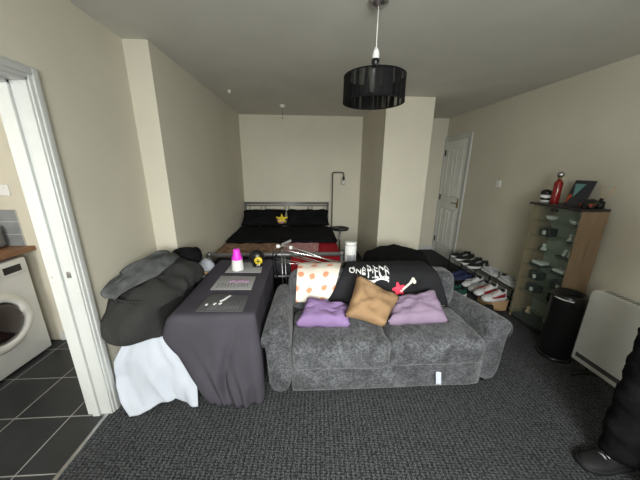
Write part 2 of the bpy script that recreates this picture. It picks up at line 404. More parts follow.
# wall behind the camera with its window, and the kitchen's
def wall_with_hole(name, x0, x1, hx0, hx1, hz0, hz1, label):
    bm = box(x0, hx0, YW-.1, YW, 0, H); bx(bm, hx1, x1, YW-.1, YW, 0, H); bx(bm, hx0, hx1, YW-.1, YW, 0, hz0); bx(bm, hx0, hx1, YW-.1, YW, hz1, H)
    struct(name, bm, 'wall', label, smooth=False)
wall_with_hole('wall_window', XL, XR+.1, -.6, 1.2, .9, 2.15, 'cream wall with the big window')
wall_with_hole('wall_kitchen_window', XK-.1, XL, -2.55, -1.65, 1.05, 2.05, 'cream kitchen wall with a window')
for k, (a, b, z0, z1) in enumerate(((-.6, 1.2, .9, 2.15), (-2.55, -1.65, 1.05, 2.05))):
    bm = box(a, a+.05, YW-.08, YW-.02, z0, z1); bx(bm, b-.05, b, YW-.08, YW-.02, z0, z1); bx(bm, a, b, YW-.08, YW-.02, z0, z0+.05); bx(bm, a, b, YW-.08, YW-.02, z1-.05, z1)
    bx(bm, (a+b)/2-.03, (a+b)/2+.03, YW-.08, YW-.02, z0, z1)
    f = struct('window_%d' % (k+1), bm, 'gloss', 'white framed window', smooth=False)
    obj('pane', box(a+.05, b-.05, YW-.053, YW-.047, z0+.05, z1-.05), 'clear', f, smooth=False)
struct('wall_kitchen_end', box(XK, XL-TH, YK, YK+.1, 0, H), 'wall', 'cream kitchen end wall', smooth=False)
struct('wall_kitchen_side', box(XK-.1, XK, YW, YK+.1, 0, H), 'wall', 'cream kitchen side wall', smooth=False)
# skirting boards
def skirt(name, x0, x1, y0, y1, label): struct(name, box(x0, x1, y0, y1, 0, .085), 'gloss', label, bevel=.006)
skirt('baseboard_left', XL, XL+.016, 1.49, YS, 'white skirting board by the kitchen door')
skirt('baseboard_right', XR-.016, XR, YW, 4.02, 'white skirting board along the right wall')
skirt('baseboard_back', XC2, XR, YB-.016, YB, 'white skirting board at the passage end')
skirt('baseboard_alcove', XA, XA+.016, YS, YB, 'white skirting board beside the bed')
skirt('baseboard_partition', XC, XC2, YC-.016, YC, 'white skirting board under the wall block')
skirt('baseboard_kitchen', -2.24, XL-TH, YK-.016, YK, 'white skirting board in the kitchen')
# kitchen doorway: lining, stops, architraves
bm = box(XL-TH-.005, XL+.004, JY1-.022, JY1, 0, JH); bx(bm, XL-TH-.005, XL+.004, JY0, JY0+.022, 0, JH); bx(bm, XL-TH-.005, XL+.004, JY0, JY1, JH-.022, JH)
f = struct('trim_1', bm, 'gloss', 'white painted door lining of the kitchen doorway', bevel=.003)
bm = box(XL-.105, XL-.065, JY1-.037, JY1-.022, 0, JH-.022); bx(bm, XL-.105, XL-.065, JY0+.022, JY0+.037, 0, JH-.022); bx(bm, XL-.105, XL-.065, JY0+.022, JY1-.022, JH-.037, JH-.022)
obj('door_stop', bm, 'gloss', f, bevel=.002)
obj('strike_plate', box(XL-.045, XL-.022, JY1-.0245, JY1-.022, .955, .99), 'steel', f, bevel=.001)
obj('screw_cap', lathe([(.0, 0), (.007, .0), (.007, .003), (0, .003)], 12, (0, 0, 0), cap=False), 'steel', f).location = (XL-.118, JY1-.026, .96)
for nm, xa, xb in (('trim_2', XL, XL+.018), ('trim_3', XL-TH-.018, XL-TH)):
    bm = bmesh.new()
    # stepped architrave profile
    s = 1 if nm == 'trim_2' else -1
    x_in = XL if s > 0 else XL-TH
    def arch(bm, d0, d1, th):
        xs = sorted((x_in, x_in+s*th))
        bx(bm, xs[0], xs[1], JY1-.012+d0, JY1-.012+d1, 0, JH-.012+d1); bx(bm, xs[0], xs[1], JY0+.012-d1, JY0+.012-d0, 0, JH-.012+d1); bx(bm, xs[0], xs[1], JY0+.012-d0, JY1-.012+d0, JH-.012+d0, JH-.012+d1)
    arch(bm, 0, .056, .012); arch(bm, .018, .049, .019)
    struct(nm, bm, 'gloss', 'white architrave around the kitchen doorway', bevel=.003)
struct('trim_4', box(-1.295, -1.272, JY0, JY1-.02, 0, .005), 'steel', 'metal threshold strip', bevel=.002)

# passage door on the right wall (door_1)
def passage_door():
    y0, y1, zt = 4.10, 4.74, 2.02
    fx = XR
    bm = box(fx-.022, fx, y0-.07, y0, 0, zt+.07); bx(bm, fx-.022, fx, y1, YB-.002, 0, zt+.07); bx(bm, fx-.022, fx, y0, y1, zt, zt+.07)
    struct('trim_5', bm, 'gloss', 'white architrave around the passage door', bevel=.004)
    leaf = struct('door_1', box(fx-.012, fx-.001, y0+.003, y1-.003, .01, zt-.003), 'door', 'white four panel door at the passage end', bevel=.002)
    for a, b in ((y0+.10, y0+.285), (y0+.355, y0+.54)):
        for c, d in ((.20, .88), (1.08, 1.88)):
            bm = bmesh.new()
            for q in ((a, b, c, c+.02), (a, b, d-.02, d), (a, a+.02, c, d), (b-.02, b, c, d)): bx(bm, fx-.019, fx-.012, *q)
            obj('panel_moulding', bm, 'door', leaf, bevel=.003)
    hnd = obj('door_handle', tube(round_path([(fx-.012, y0+.06, 1.0), (fx-.055, y0+.06, 1.0), (fx-.058, y0+.17, 1.0)], .02), .009), 'brass', leaf)
    obj('handle_plate', box(fx-.016, fx-.012, y0+.035, y0+.085, .92, 1.08), 'brass', hnd, bevel=.002)
    for z in (.25, 1.05, 1.82): obj('hinge', box(fx-.026, fx-.012, y1-.012, y1+.012, z-.05, z+.05), 'blackmetal', leaf, bevel=.002)
passage_door()
# switch, smoke detector, small ceiling plate
t = tag(obj('light_switch', box(XR-.009, XR-.0005, 3.285, 3.37, 1.325, 1.41), 'whiteplastic', bevel=.003), 'white square light switch on the right wall', 'light switch')
obj('rocker', box(XR-.013, XR-.009, 3.318, 3.338, 1.35, 1.385), 'whiteplastic', t, bevel=.002)
def ceiling_disc(name, label, cat, x, y, r):
    t = thing(name, label, cat, (x, y, H-.001))
    obj('base', lathe([(0, 0), (r, 0), (r, -.012), (0, -.012)], 24, (x, y, H-.001), cap=False), 'ceiling', t)
    obj('cover', lathe([(0, -.0121), (r*.86, -.0121), (r*.8, -.03), (r*.4, -.036), (0, -.036)], 24, (x, y, H-.001), cap=False), 'ceiling', t)
    return t
t = ceiling_disc('smoke_alarm', 'small round white alarm with a dark hanging sensor on the ceiling above the bed', 'smoke alarm', -.30, 4.07, .045)
obj('sensor', tube([(-.30, 4.07, H-.03), (-.30, 4.07, H-.16), (-.30, 4.07, H-.175)], [.002, .002, .012]), 'blackplastic', t)
ceiling_disc('ceiling_plate', 'tiny white round plate on the ceiling near the left wall', 'ceiling plate', -.85, 3.38, .022)

# ------------------------------------------------------------------ pendant lamp
def pendant():
    cx, cy = .400, 1.63
    t = thing('pendant_lamp', 'pendant lamp with a black drum shade hanging from the ceiling', 'lamp', (cx, cy, H))
    obj('ceiling_rose', lathe([(0, -.0005), (.052, -.0005), (.052, -.012), (.035, -.024), (.012, -.030), (0, -.030)], 28, (cx, cy, H), cap=False), 'steel', t)
    obj('cord', tube([(cx, cy, H-.028), (cx, cy, 2.18)], .003), 'whiteplastic', t)
    lh = obj('lamp_holder', lathe([(0, 2.185), (.008, 2.185), (.017, 2.165), (.019, 2.14), (.019, 2.13), (0, 2.13)], 20, (cx, cy, 0), cap=False), 'whiteplastic', t, label='white lamp holder')
    obj('holder_ring', lathe([(0, 2.13), (.022, 2.13), (.022, 2.112), (.017, 2.105), (.017, 2.085), (0, 2.085)], 20, (cx, cy, 0), cap=False), 'blackplastic', lh)
    r0, r1, z0, z1 = .172, .170, 1.912, 2.044
    bm = loft([[Vector((cx+(r0*(1-k/10)+r1*k/10)*math.cos(2*PI*i/64), cy+(r0*(1-k/10)+r1*k/10)*math.sin(2*PI*i/64), z0+(z1-z0)*k/10)) for i in range(64)] for k in range(11)], cap=False)
    sh = obj('lamp_shade', bm, 'organza', t, solid=.002)
    for z, r in ((z0, r0), (z1, r1)):
        obj('shade_rim', tube([(cx+r*math.cos(2*PI*i/48), cy+r*math.sin(2*PI*i/48), z) for i in range(49)], .0035), 'duvet', sh)
    bm = bmesh.new()
    for i in range(3):
        a = 2*PI*i/3+.5
        tube(smooth_path([(cx+.018*math.cos(a), cy+.018*math.sin(a), 2.095), (cx+.09*math.cos(a), cy+.09*math.sin(a), 2.082), (cx+r1*math.cos(a), cy+r1*math.sin(a), z1)]), .0028, 6, bm)
    obj('spider_frame', bm, 'steel', t)
    obj('bulb', lathe([(0, 2.084), (.013, 2.084), (.014, 2.06), (.028, 2.02), (.030, 1.995), (.022, 1.972), (0, 1.965)], 20, (cx, cy, 0), cap=False), 'whiteplastic', t)
pendant()

# ------------------------------------------------------------------ kitchen
def washer():
    x0, x1, y0, y1 = -2.80, -2.24, 1.505, 2.105
    t = thing('washing_machine', 'white front loading washing machine under the wooden worktop', 'washing machine', (-2.52, 1.8, 0))
    obj('body', box(x0, x1, y0, y1, .012, .845), 'appliance', t, bevel=.012)
    cy, cz = 1.80, .42
    def disc(name, prof, m, parent, seg=48):
        bm = loft([[Vector((x1+dx, cy+r*math.cos(2*PI*k/seg), cz+r*math.sin(2*PI*k/seg))) for k in range(seg)] for r, dx in prof])
        return obj(name, bm, m, parent)
    # door ring with the scalloped grip on its right
    bm = bmesh.new(); rings = []
    for r, dx in ((.225, .001), (.225, .012), (.205, .026), (.165, .030), (.158, .012), (.158, .001)):
        ring = []
        for k in range(64):
            a = 2*PI*k/64; rr = r
            if r > .19: rr += .012*math.exp(-((math.atan2(math.sin(a+.25), math.cos(a+.25)))/.28)**2) 
            else: rr -= .025*math.exp(-((math.atan2(math.sin(a-.25), math.cos(a-.25)))/.22)**2)
            ring.append(Vector((x1+dx, cy+rr*math.cos(a), cz+rr*math.sin(a))))
        rings.append(ring)
    d = obj('door', loft(rings, cap=False), 'whiteplastic', t)
    disc('porthole_glass', ((.158, .004), (.15, .020), (.12, .034), (.06, .042), (.01, .044)), 'darkglass', d)
    obj('control_panel', box(x1, x1+.004, y0+.02, y1-.01, .725, .838), 'appliance', t, bevel=.002)
    obj('display', box(x1+.004, x1+.007, 1.925, 2.05, .752, .806), 'blackplastic', t, bevel=.002, label='black display window')
    bm = loft([[Vector((x1+dx, 1.79+r*math.cos(2*PI*k/28), .78+r*math.sin(2*PI*k/28))) for k in range(28)] for r, dx in ((.036, .004), (.034, .022), (.030, .026))])
    obj('dial', bm, 'whiteplastic', t)
    obj('detergent_drawer', box(x1+.004, x1+.012, 1.53, 1.71, .745, .825), 'whiteplastic', t, bevel=.004)
    obj('plinth_flap', box(x1, x1+.003, y0+.03, y0+.15, .05, .13), 'whiteplastic', t, bevel=.002)
    for px in (x0+.05, x1-.05):
        for py in (y0+.05, y1-.05): obj('foot', lathe([(0, 0), (.02, 0), (.02, .012), (0, .012)], 14, (px, py, 0), cap=False), 'blackplastic', t)
washer()
def kitchen_rest():
    tag(obj('kitchen_worktop', box(XK+.001, -2.232, .55, YK-.001, .872, .908), 'worktop', bevel=.004), 'brown wood effect worktop above the washing machine', 'worktop')
    t = thing('base_cabinet', 'white kitchen base cabinet beside the washing machine', 'cabinet', (-2.55, 1.2, 0))
    obj('carcass', box(XK+.001, -2.27, .90, 1.495, .001, .871), 'appliance', t, bevel=.002)
    d = obj('door', box(-2.27, -2.25, .903, 1.492, .11, .865), 'gloss', t, bevel=.003)
    obj('handle', tube(round_path([(-2.25, 1.43, .70), (-2.22, 1.43, .70), (-2.22, 1.43, .82), (-2.25, 1.43, .82)], .012), .005), 'steel', d)
    struct('trim_6', box(XK+.001, -2.300, YK-.010, YK-.0005, .909, 1.205), 'splash', 'grey tiled splashback on the kitchen end wall', smooth=False)
    t = tag(obj('wall_socket', box(-2.43, -2.300, YK-.010, YK-.0005, 1.318, 1.404), 'whiteplastic', bevel=.003), 'white double socket on the kitchen wall above the grey tiles', 'socket')
    for x in (-2.395, -2.335): obj('socket_switch', box(x-.006, x+.006, YK-.014, YK-.010, 1.37, 1.388), 'whiteplastic', t, bevel=.001)
    obj('toaster', rbox(-2.62, -2.40, 2.03, 2.17, .909, 1.09, .035, 8), 'greyplastic')
    o = bpy.data.objects['toaster']; tag(o, 'dark grey kettle-sized appliance on the worktop', 'toaster')
    obj('slot', box(-2.59, -2.43, 2.085, 2.115, 1.088, 1.093), 'blackplastic', o, bevel=.001)
kitchen_rest()

# ------------------------------------------------------------------ sofa
def sofa():
    t = thing('sofa', 'grey chenille two seat sofa with rolled arms in the middle of the carpet', 'sofa', (.58, 1.9, 0))
    # base frame
    obj('base', rbox(-.10, 1.27, 1.475, 2.20, .022, .26, .025, 12, lumpy(.004, 5, 2)), 'chenille', t)
    # arms
    def arm(xi, xo, y0, y1, s):
        """xi the inner face, xo the outer face of the leg of the arm, s = -1 left, +1 right"""
        prof = []
        cx = (xi+xo)/2; hw = abs(xo-xi)/2
        R = .091
        def section(k, inset, zt):
            c = cx + s*.014 - (.055*k if s > 0 else -.01*k); r = (R*(1-.18*k)) - inset; zc = zt-R*(1-.1*k)
            pts = []
            cx2 = cx; pts.append((cx-s*(hw-inset-.004), .022+inset)); pts.append((cx-s*(hw-inset-.004), .2)); pts.append((cx-s*(hw-inset), .34))
            for i in range(13):
                a = math.radians(188-i*(232/12))
                pts.append((c+s*r*math.cos(a)*1.08, zc+r*math.sin(a)))
            pts.append((cx+s*(hw-inset-.006), .30)); pts.append((cx+s*(hw-inset-.012), .18)); pts.append((cx+s*(hw-inset-.018), .022+inset))
            return pts
        rings = []
        for y, k, ins in ((y0+.0, 0, .024), (y0-.006, 0, .012), (y0, 0, .003), (y0+.02, 0, 0), (y0+.2, .2, 0), (y0+.45, .8, 0), (y1-.03, 1, 0), (y1, 1, .02)):
            zt = .548+(-.045 if s > 0 else .012)*k
            ring = []
            for i, (x, z) in enumerate(section(k, ins, zt)):
                p = Vector((x, y, z)); ring.append(p+Vector((.004*nz(p, 6, 4), .0, .005*nz(p, 5, 8))))
            rings.append(ring)
        return loft(rings)
    for xi, xo, s, y0 in ((-.092, -.268, -1, 1.478), (1.262, 1.442, 1, 1.515)):
        a = obj('arm', arm(xi, xo, y0, 2.19, s), 'chenille', t, sub=1)
        cxm = (xi+xo)/2+s*.014
        pts = [(cxm+.095*math.cos(math.radians(210-i*240/16)), y0-.004, .452+.09*math.sin(math.radians(210-i*240/16))) for i in range(17)]
        obj('piping', tube(pts, .003, 6), 'chenille', a)
    # back
    obj('back', rbox(-.14, 1.28, 2.02, 2.215, .05, .655, .05, 12, lumpy(.006, 4, 5)), 'chenille', t)
    for k, (a, b) in enumerate(((-.125, .575), (.585, 1.265))):
        obj('back_cushion', rbox(a, b, 1.90, 2.115, .40, .728, .082, 14, lumpy(.010, 5, 11+k)), 'chenille', t)
    # seat cushions
    def seat(k):
        def f(p, n):
            d = .010*nz(p, 4, 20+k)+.005*nz(p, 11, 3+k)+.0035*nz((p.x*1.0+.5*p.y, p.y*.25, p.z), 30, 6+k)
            # long soft creases running back from the front edge
            if p.z > .36:
                c = (.80, .98)[k] if False else None
                u = (p.x+.45*(p.y-1.6))*1.0
                d += (-.017 if k else -.013)*math.exp(-((math.sin(u*23+2*nz(p, 3, 9)))/.35)**2)*max(0, 1-((p.x-(.86 if k else .46))/.20)**2)
                d += .016*(1-((p.x-(.24+.67*k))/.36)**2)*max(0, 1-((p.y-1.65)/.32)**2)
            return p+n*d if n.length else p+Vector((0, 0, d))
        return f
    for k, (a, b) in enumerate(((-.088, .578), (.586, 1.258))):
        obj('seat_cushion', rbox(a, b, 1.43 if not k else 1.44, 1.93, .215, .425, .062, 56, seat(k)), 'chenille', t)
    for x in (-.18, 1.35):
        for y in (1.56, 2.2): obj('foot', lathe([(0, 0), (.018, 0), (.026, .055), (0, .055)], 16, (x, y, 0), cap=False), 'blackplastic', t)
    bm = grid(lambda u, v: Vector((.918+.036*u+.006*v, 1.462-.014*v+.004*math.sin(u*5), .165-.098*v+.004*u)), 8, 8)
    obj('care_label', bm, 'white_cloth', t, solid=.001, label='white care label hanging from the seat front')
sofa()

# things lying on the sofa
PATH = [(2.235, .48), (2.235, .60), (2.225, .675), (2.14, .738), (2.06, .752), (1.975, .749), (1.912, .722), (1.888, .672), (1.880, .60), (1.874, .455)]
CUM = [0]
for a, b in zip(PATH, PATH[1:]): CUM.append(CUM[-1]+math.hypot(b[0]-a[0], b[1]-a[1]))
def along(s):
    s = max(0, min(CUM[-1]-1e-6, s))
    for i in range(len(CUM)-1):
        if s <= CUM[i+1]:
            t = (s-CUM[i])/(CUM[i+1]-CUM[i]); a, b = PATH[i], PATH[i+1]
            dy, dz = b[0]-a[0], b[1]-a[1]; l = math.hypot(dy, dz)
            return a[0]+dy*t, a[1]+dz*t, (dz/l, -dy/l)
def drape_pt(x, s, off, seed):
    y, z, (ny, nz_) = along(s)
    if ny > 0 and y < 2.0: ny, nz_ = ny, nz_
    p = Vector((x, y, z))
    n = Vector((0, ny, nz_))
    if n.z < 0 and abs(n.z) > abs(n.y): n = -n
    if y < 1.95 and n.y > 0: n = -n
    fold = .008*nz((x*3, s*1.2, 0), 3.2, seed)+.006*nz((x*6+s*2, s, 0), 2.5, seed+2)
    return p + n*(off+.007+max(-.004, fold))
def shirt_x(u, s):
    # edges of the cloth at arc length s
    k = max(0, min(1, (s-.36)/(.78-.36)))
    l = .355-.20*k**1.3; r = 1.03+.15*k**1.2
    return l+(r-l)*u
def shirt():
    bm = grid(lambda u, v: drape_pt(shirt_x(u, .05+v*(CUM[-1]-.055)), .05+v*(CUM[-1]-.055), .007, 31), 46, 46)
    t = tag(obj('black_shirt', bm, 'shirt', solid=.003), 'black printed shirt draped over the back of the sofa', 'shirt')
    # writing across the chest
    def word(txt, x0, s0, hgt, wid, slant, rise):
        cu = bpy.data.curves.new('writing', 'FONT'); cu.body = txt; cu.size = 1; cu.offset = .018
        o = bpy.data.objects.new('writing_tmp', cu); COL.objects.link(o)
        dg = bpy.context.evaluated_depsgraph_get(); dg.update()
        me = bpy.data.meshes.new_from_object(o.evaluated_get(dg)); bpy.data.objects.remove(o)
        bm = bmesh.new(); bm.from_mesh(me)
        bmesh.ops.triangulate(bm, faces=bm.faces[:]); bmesh.ops.subdivide_edges(bm, edges=bm.edges[:], cuts=1)
        xs = [v.co.x for v in bm.verts]; xm, xM = min(xs), max(xs)
        for v in bm.verts:
            u = (v.co.x-xm)/(xM-xm); h = v.co.y/.72
            wob = 1+.22*math.sin(u*23)+.12*math.sin(u*41+1)
            x = x0+wid*u+slant*h; s = s0-hgt*h*wob+rise*u
            v.co = drape_pt(x, s, .0115, 31)
        return bm
    for txt, x0, s0, hg, wd, sl, ri in (('ONE', .352, .528, .060, .132, .012, .01), ('PIECE', .500, .560, .105, .172, .012, .01)):
        obj('lettering', word(txt, x0, s0, hg, wd, sl, ri), 'print', t, solid=.001, label='white block lettering')
    obj('lettering_underline', grid(lambda u, v: drape_pt(.49+.18*u, .572+.016*v+.010*math.sin(u*7), .0115, 31), 24, 2), 'print', t, solid=.001)
    # red splash shape with a bone-like handle printed lower right
    def blob(pts, m, nm):
        bm = bmesh.new(); c = Vector((sum(p[0] for p in pts)/len(pts), sum(p[1] for p in pts)/len(pts)))
        cen = bm.verts.new(drape_pt(c.x, c.y, .0125, 31)); vs = [bm.verts.new(drape_pt(x, s, .0125, 31)) for x, s in pts]
        for i in range(len(vs)): bm.faces.new((cen, vs[i], vs[(i+1) % len(vs)]))
        obj(nm, bm, m, t, solid=.002)
    sx, ss = .752, .655
    star = []
    for i in range(20):
        a = 2*PI*i/20; r = (.054 if (i % 4) < 2 else .032)
        star.append((sx+r*math.cos(a+.4), ss-r*1.15*math.sin(a+.4)))
    blob(star, 'redprint', 'red_motif')
    bm = bmesh.new()
    pts = [(.775+.09*k/6, .575-.075*k/6) for k in range(7)]
    def strip(u, v): return drape_pt(.768+.095*u-.010*(v-.5), .670-.085*u-.016*(v-.5), .0125, 31)
    grid(strip, 8, 2, bm); obj('bone_motif', bm, 'boneprint', t, solid=.002)
    for dx, ds in ((.868, .577), (.878, .595)):
        blob([(dx+.014*math.cos(2*PI*i/12), ds-.014*math.sin(2*PI*i/12)) for i in range(12)], 'boneprint', 'bone_end')
shirt()
bm = grid(lambda u, v: drape_pt(-.040+.385*u-(.12*v*u*v+.035*v), .10+v*(CUM[-1]-.16), 0, 31), 30, 40, uv=(3.0, 6.2))
tag(obj('dotted_throw', bm, 'dots', solid=.004), 'cream cloth with orange dots hung over the left of the sofa back', 'throw')
tag(obj('scatter_cushion', pillow((-.075, 1.60, .482), (.325, 1.60, .465), (.355, 1.82, .485), (.015, 1.82, .575), .13, 3), 'lilac'), 'lilac cushion slumped at the left of the sofa seat', 'cushion', 'scatter cushions on the sofa')
tag(obj('scatter_cushion', pillow((.585, 1.60, .478), (1.05, 1.60, .475), (1.03, 1.82, .615), (.68, 1.815, .545), .12, 8), 'mauve'), 'pale mauve cushion at the right of the sofa seat', 'cushion', 'scatter cushions on the sofa')
tag(obj('scatter_cushion', pillow((.27, 1.57, .560), (.545, 1.54, .485), (.728, 1.76, .590), (.395, 1.80, .775), .15, 14), 'tan'), 'tan cushion standing on its corner in the middle of the sofa', 'cushion', 'scatter cushions on the sofa')

# ------------------------------------------------------------------ covered table
TX0, TX1, TY0, TY1, TZ = -.825, -.318, 1.455, 2.46, .664
def covered_table():
    t = thing('side_table', 'table hidden under the slate grey cloth', 'table', (-.56, 1.92, 0))
    obj('tabletop', box(TX0+.012, TX1-.012, TY0+.012, TY1-.012, TZ-.03, TZ), 'lightwood', t, bevel=.004)
    for x in (TX0+.20, TX1-.05):
        for y in (TY0+.06, TY1-.06): obj('leg', box(x-.02, x+.02, y-.02, y+.02, 0, TZ-.03), 'lightwood', t, bevel=.003)
    # cloth: rounded rectangle top and a hanging skirt with folds
    per = []   # perimeter points with outward normal
    r = .03
    def seg(a, b, n, nrm):
        for k in range(n): per.append((Vector(a).lerp(Vector(b), k/n), Vector(nrm)))
    def corner(c, a0):
        for k in range(5):
            a = a0+math.radians(90)*k/5; d = Vector((math.cos(a), math.sin(a), 0)); per.append((Vector(c)+d*r, d))
    seg((TX0+r, TY0, TZ), (TX1-r, TY0, TZ), 44, (0, -1, 0)); corner((TX1-r, TY0+r, TZ), -PI/2)
    seg((TX1, TY0+r, TZ), (TX1, TY1-r, TZ), 40, (1, 0, 0)); corner((TX1-r, TY1-r, TZ), 0)
    seg((TX1-r, TY1, TZ), (TX0+r, TY1, TZ), 24, (0, 1, 0)); corner((TX0+r, TY1-r, TZ), PI/2)
    seg((TX0, TY1-r, TZ), (TX0, TY0+r, TZ), 40, (-1, 0, 0)); corner((TX0+r, TY0+r, TZ), PI)
    rows = 30
    rings = []
    zt = TZ+.006
    cc = Vector(((TX0+TX1)/2, (TY0+TY1)/2, TZ))
    for kk in (.25, .5, .75, .93, .985): rings.append([cc+(p-cc)*kk+Vector((0, 0, .006)) for p, n in per])
    rings.append([p+n*.004+Vector((0, 0, .001)) for p, n in per])
    for j in range(1, rows+1):
        tt = j/rows; ring = []
        for p, n in per:
            front = max(0, min(1, (1.75-p.y)/.30)); front = front*front*(3-2*front)
            zb = (.004+.012*max(0, nz((p.x*5, 0, 0), 2, 3))) if front > .99 else None
            side = .33 if n.x < -.5 else (.02 if n.x > .5 else .30)
            zbot = side*(1-front)+.006*front
            z = zt + (zbot-zt)*tt
            u = max(0, min(1, (p.x-TX0)/(TX1-TX0)))
            # gather towards the foot: left edge swings in, right edge stays
            q = p.copy()
            left_in = .20*max(0, (tt-.22)/.78)**1.15*(1-u)**1.1
            left_out = -.045*math.sin(PI*min(1, tt/.42))*(1-u)**3
            right_w = .012*math.sin(PI*tt)*u**3 + .022*tt**2*u**4
            q.x += front*(left_in+left_out+right_w)
            sway = .006+.030*math.sin(PI*.5*tt)*(.35 if n.x > .5 else 1)
            # folds radiate out of a knot near the foot of the front
            ang = (u-.50)*(1-.5*tt)
            fold = .013*tt*math.sin(13*u+4*tt+3.0*nz((u*2.5, tt*1.5, 0), 1.5, 6))+.012*tt*tt*math.sin(31*u-3*tt+2*nz((u*3, tt, 2), 2, 3))
            diag = -.030*math.exp(-((u-.34-.55*(1-tt)**1.3)/.06)**2)*min(1, tt*1.6)+.022*math.exp(-((u-.60-.30*(1-tt))/.12)**2)*tt
            if n.y < -.5: q += n*(sway+.014+fold+diag)
            else: q += n*(sway*.4+.012+.012*tt*math.sin(q.y*30+q.x*20)) if n.x < .5 else n*(.004+.003*math.sin(q.y*25))
            q.z = z + (.006*math.sin(u*14) if tt > .9 else 0)
            if front > .99: q.z = max(q.z, .004)
            ring.append(q)
        rings.append(ring)
    bm = loft(rings[::-1], cap=False)
    bm.verts.ensure_lookup_table()
    last = bm.verts[-len(per):]
    bm.faces.new(last)
    tag(obj('table_cloth', bm, 'table_cloth', solid=-.002), 'slate grey cloth draped over the table down to the carpet', 'tablecloth')
covered_table()
ZC = TZ+.0075
def placemats():
    for i, (pts, m, lab) in enumerate((
        (((-.690, 1.490), (-.392, 1.478), (-.398, 1.690), (-.672, 1.732)), 'mat_dark', 'charcoal placemat nearest the front edge of the covered table'),
        (((-.700, 1.792), (-.398, 1.780), (-.407, 2.022), (-.700, 2.052)), 'mat_light', 'light grey placemat in the middle of the covered table'),
        (((-.687, 2.118), (-.379, 2.106), (-.398, 2.372), (-.681, 2.362)), 'mat_light', 'light grey placemat under the cup and clock'))):
        bm = bmesh.new()
        lo = [Vector((x, y, ZC)) for x, y in pts]; hi = [p+Vector((0, 0, .003)) for p in lo]
        loft([lo, hi], bm)
        o = tag(obj('placemat', bm, m, bevel=.001), lab, 'placemat', 'placemats on the covered table')
        if i == 1:
            bm = bmesh.new()
            for k in range(7):
                y = 1.93+.012*math.sin(k*2.1); x = -.59+.022*k
                tube([(x, y-.02, ZC+.0035), (x+.012, y+.012, ZC+.0035), (x+.004, y+.04, ZC+.0035)], .004, 6, bm)
            obj('pink_motif', bm, 'pinkmark', o)
            bm = bmesh.new()
            for k in range(12):
                x = -.665+.021*k; bar(bm, (x, 1.82, ZC+.0033), (x+.012*math.sin(k), 1.89+.02*math.sin(k*1.7), ZC+.0033), .004, .001)
            obj('dark_motif', bm, 'charcoal', o)
        if i == 0:
            bm = bmesh.new()
            for k in range(10):
                x = -.62+.02*k; bar(bm, (x, 1.505, ZC+.0033), (x+.01, 1.60+.02*math.sin(k*1.3), ZC+.0033), .003, .001)
            obj('pale_motif', bm, 'greyplastic', o)
    for x, y, L_, a, lab in ((-.535, 1.665, .050, 62, 'short white tile lying on the charcoal placemat, farther of the long two'), (-.555, 1.625, .05, 55, 'short white tile lying on the charcoal placemat, nearer of the long two'),
                        (-.595, 1.575, .022, 70, 'tiny white piece on the charcoal placemat, middle of the short three'), (-.560, 1.577, .022, 60, 'tiny white piece on the charcoal placemat, rightmost of the short three'), (-.645, 1.567, .018, 80, 'tiny white piece on the charcoal placemat, leftmost of the short three')):
        d = Vector((math.cos(math.radians(a)), math.sin(math.radians(a)), 0))*L_/2
        bm = bar(bmesh.new(), Vector((x, y, ZC+.0065))-d, Vector((x, y, ZC+.0065))+d, .014, .006)
        tag(obj('white_tile', bm, 'whiteplastic', bevel=.001), lab, 'tile', 'white pieces on the charcoal placemat')
placemats()
def cup():
    cx, cy, z = -.592, 2.185, ZC+.0035
    t = thing('tapered_bottle', 'white tapered bottle with a magenta top on the rear placemat', 'bottle', (cx, cy, z))
    obj('body', lathe([(0, 0), (.050, 0), (.053, .006), (.050, .05), (.043, .098), (0, .098)], 32, (cx, cy, z), cap=False), 'whiteplastic', t)
    obj('cap', lathe([(0, .0985), (.042, .0985), (.041, .115), (.032, .150), (.028, .185), (.022, .190), (0, .190)], 32, (cx, cy, z), cap=False), 'magenta', t, label='magenta top')
    obj('ridge', lathe([(.0435, .096), (.047, .1), (.047, .106), (.0415, .11)], 32, (cx, cy, z), cap=False), 'magenta', t)
cup()
def clock():
    cx, cy, z = -.432, 2.25, ZC+.0035
    t = thing('round_ornament', 'round black ornament with a yellow face on the rear placemat', 'ornament', (cx, cy, z))
    obj('body', ball((cx-.006, cy+.02, z+.082), .070, sq=(1, .75, 1.06), seg=28), 'blackplastic', t)
    obj('foot', lathe([(0, 0), (.045, 0), (.05, .012), (.03, .03), (0, .03)], 24, (cx, cy+.02, z), cap=False), 'blackplastic', t)
    bm = loft([[Vector((cx+.016+r*math.cos(2*PI*k/28), cy-.030+dy, z+.066+r*math.sin(2*PI*k/28))) for k in range(28)] for r, dy in ((.036, .015), (.036, -.006), (.030, -.012), (.004, -.014))])
    f = obj('face', bm, 'yellow', t)
    bm = bmesh.new()
    for a in range(0, 180, 36):
        d = Vector((math.cos(math.radians(a)), 0, math.sin(math.radians(a))))*.026
        bar(bm, Vector((cx+.016, cy-.0435, z+.066))-d, Vector((cx+.016, cy-.0435, z+.066))+d, .003, .003)
    obj('face_lines', bm, 'blackplastic', f)
    obj('badge', box(cx-.005, cx+.03, cy-.035, cy-.025, z+.014, z+.030), 'steel', t, bevel=.002)
clock()

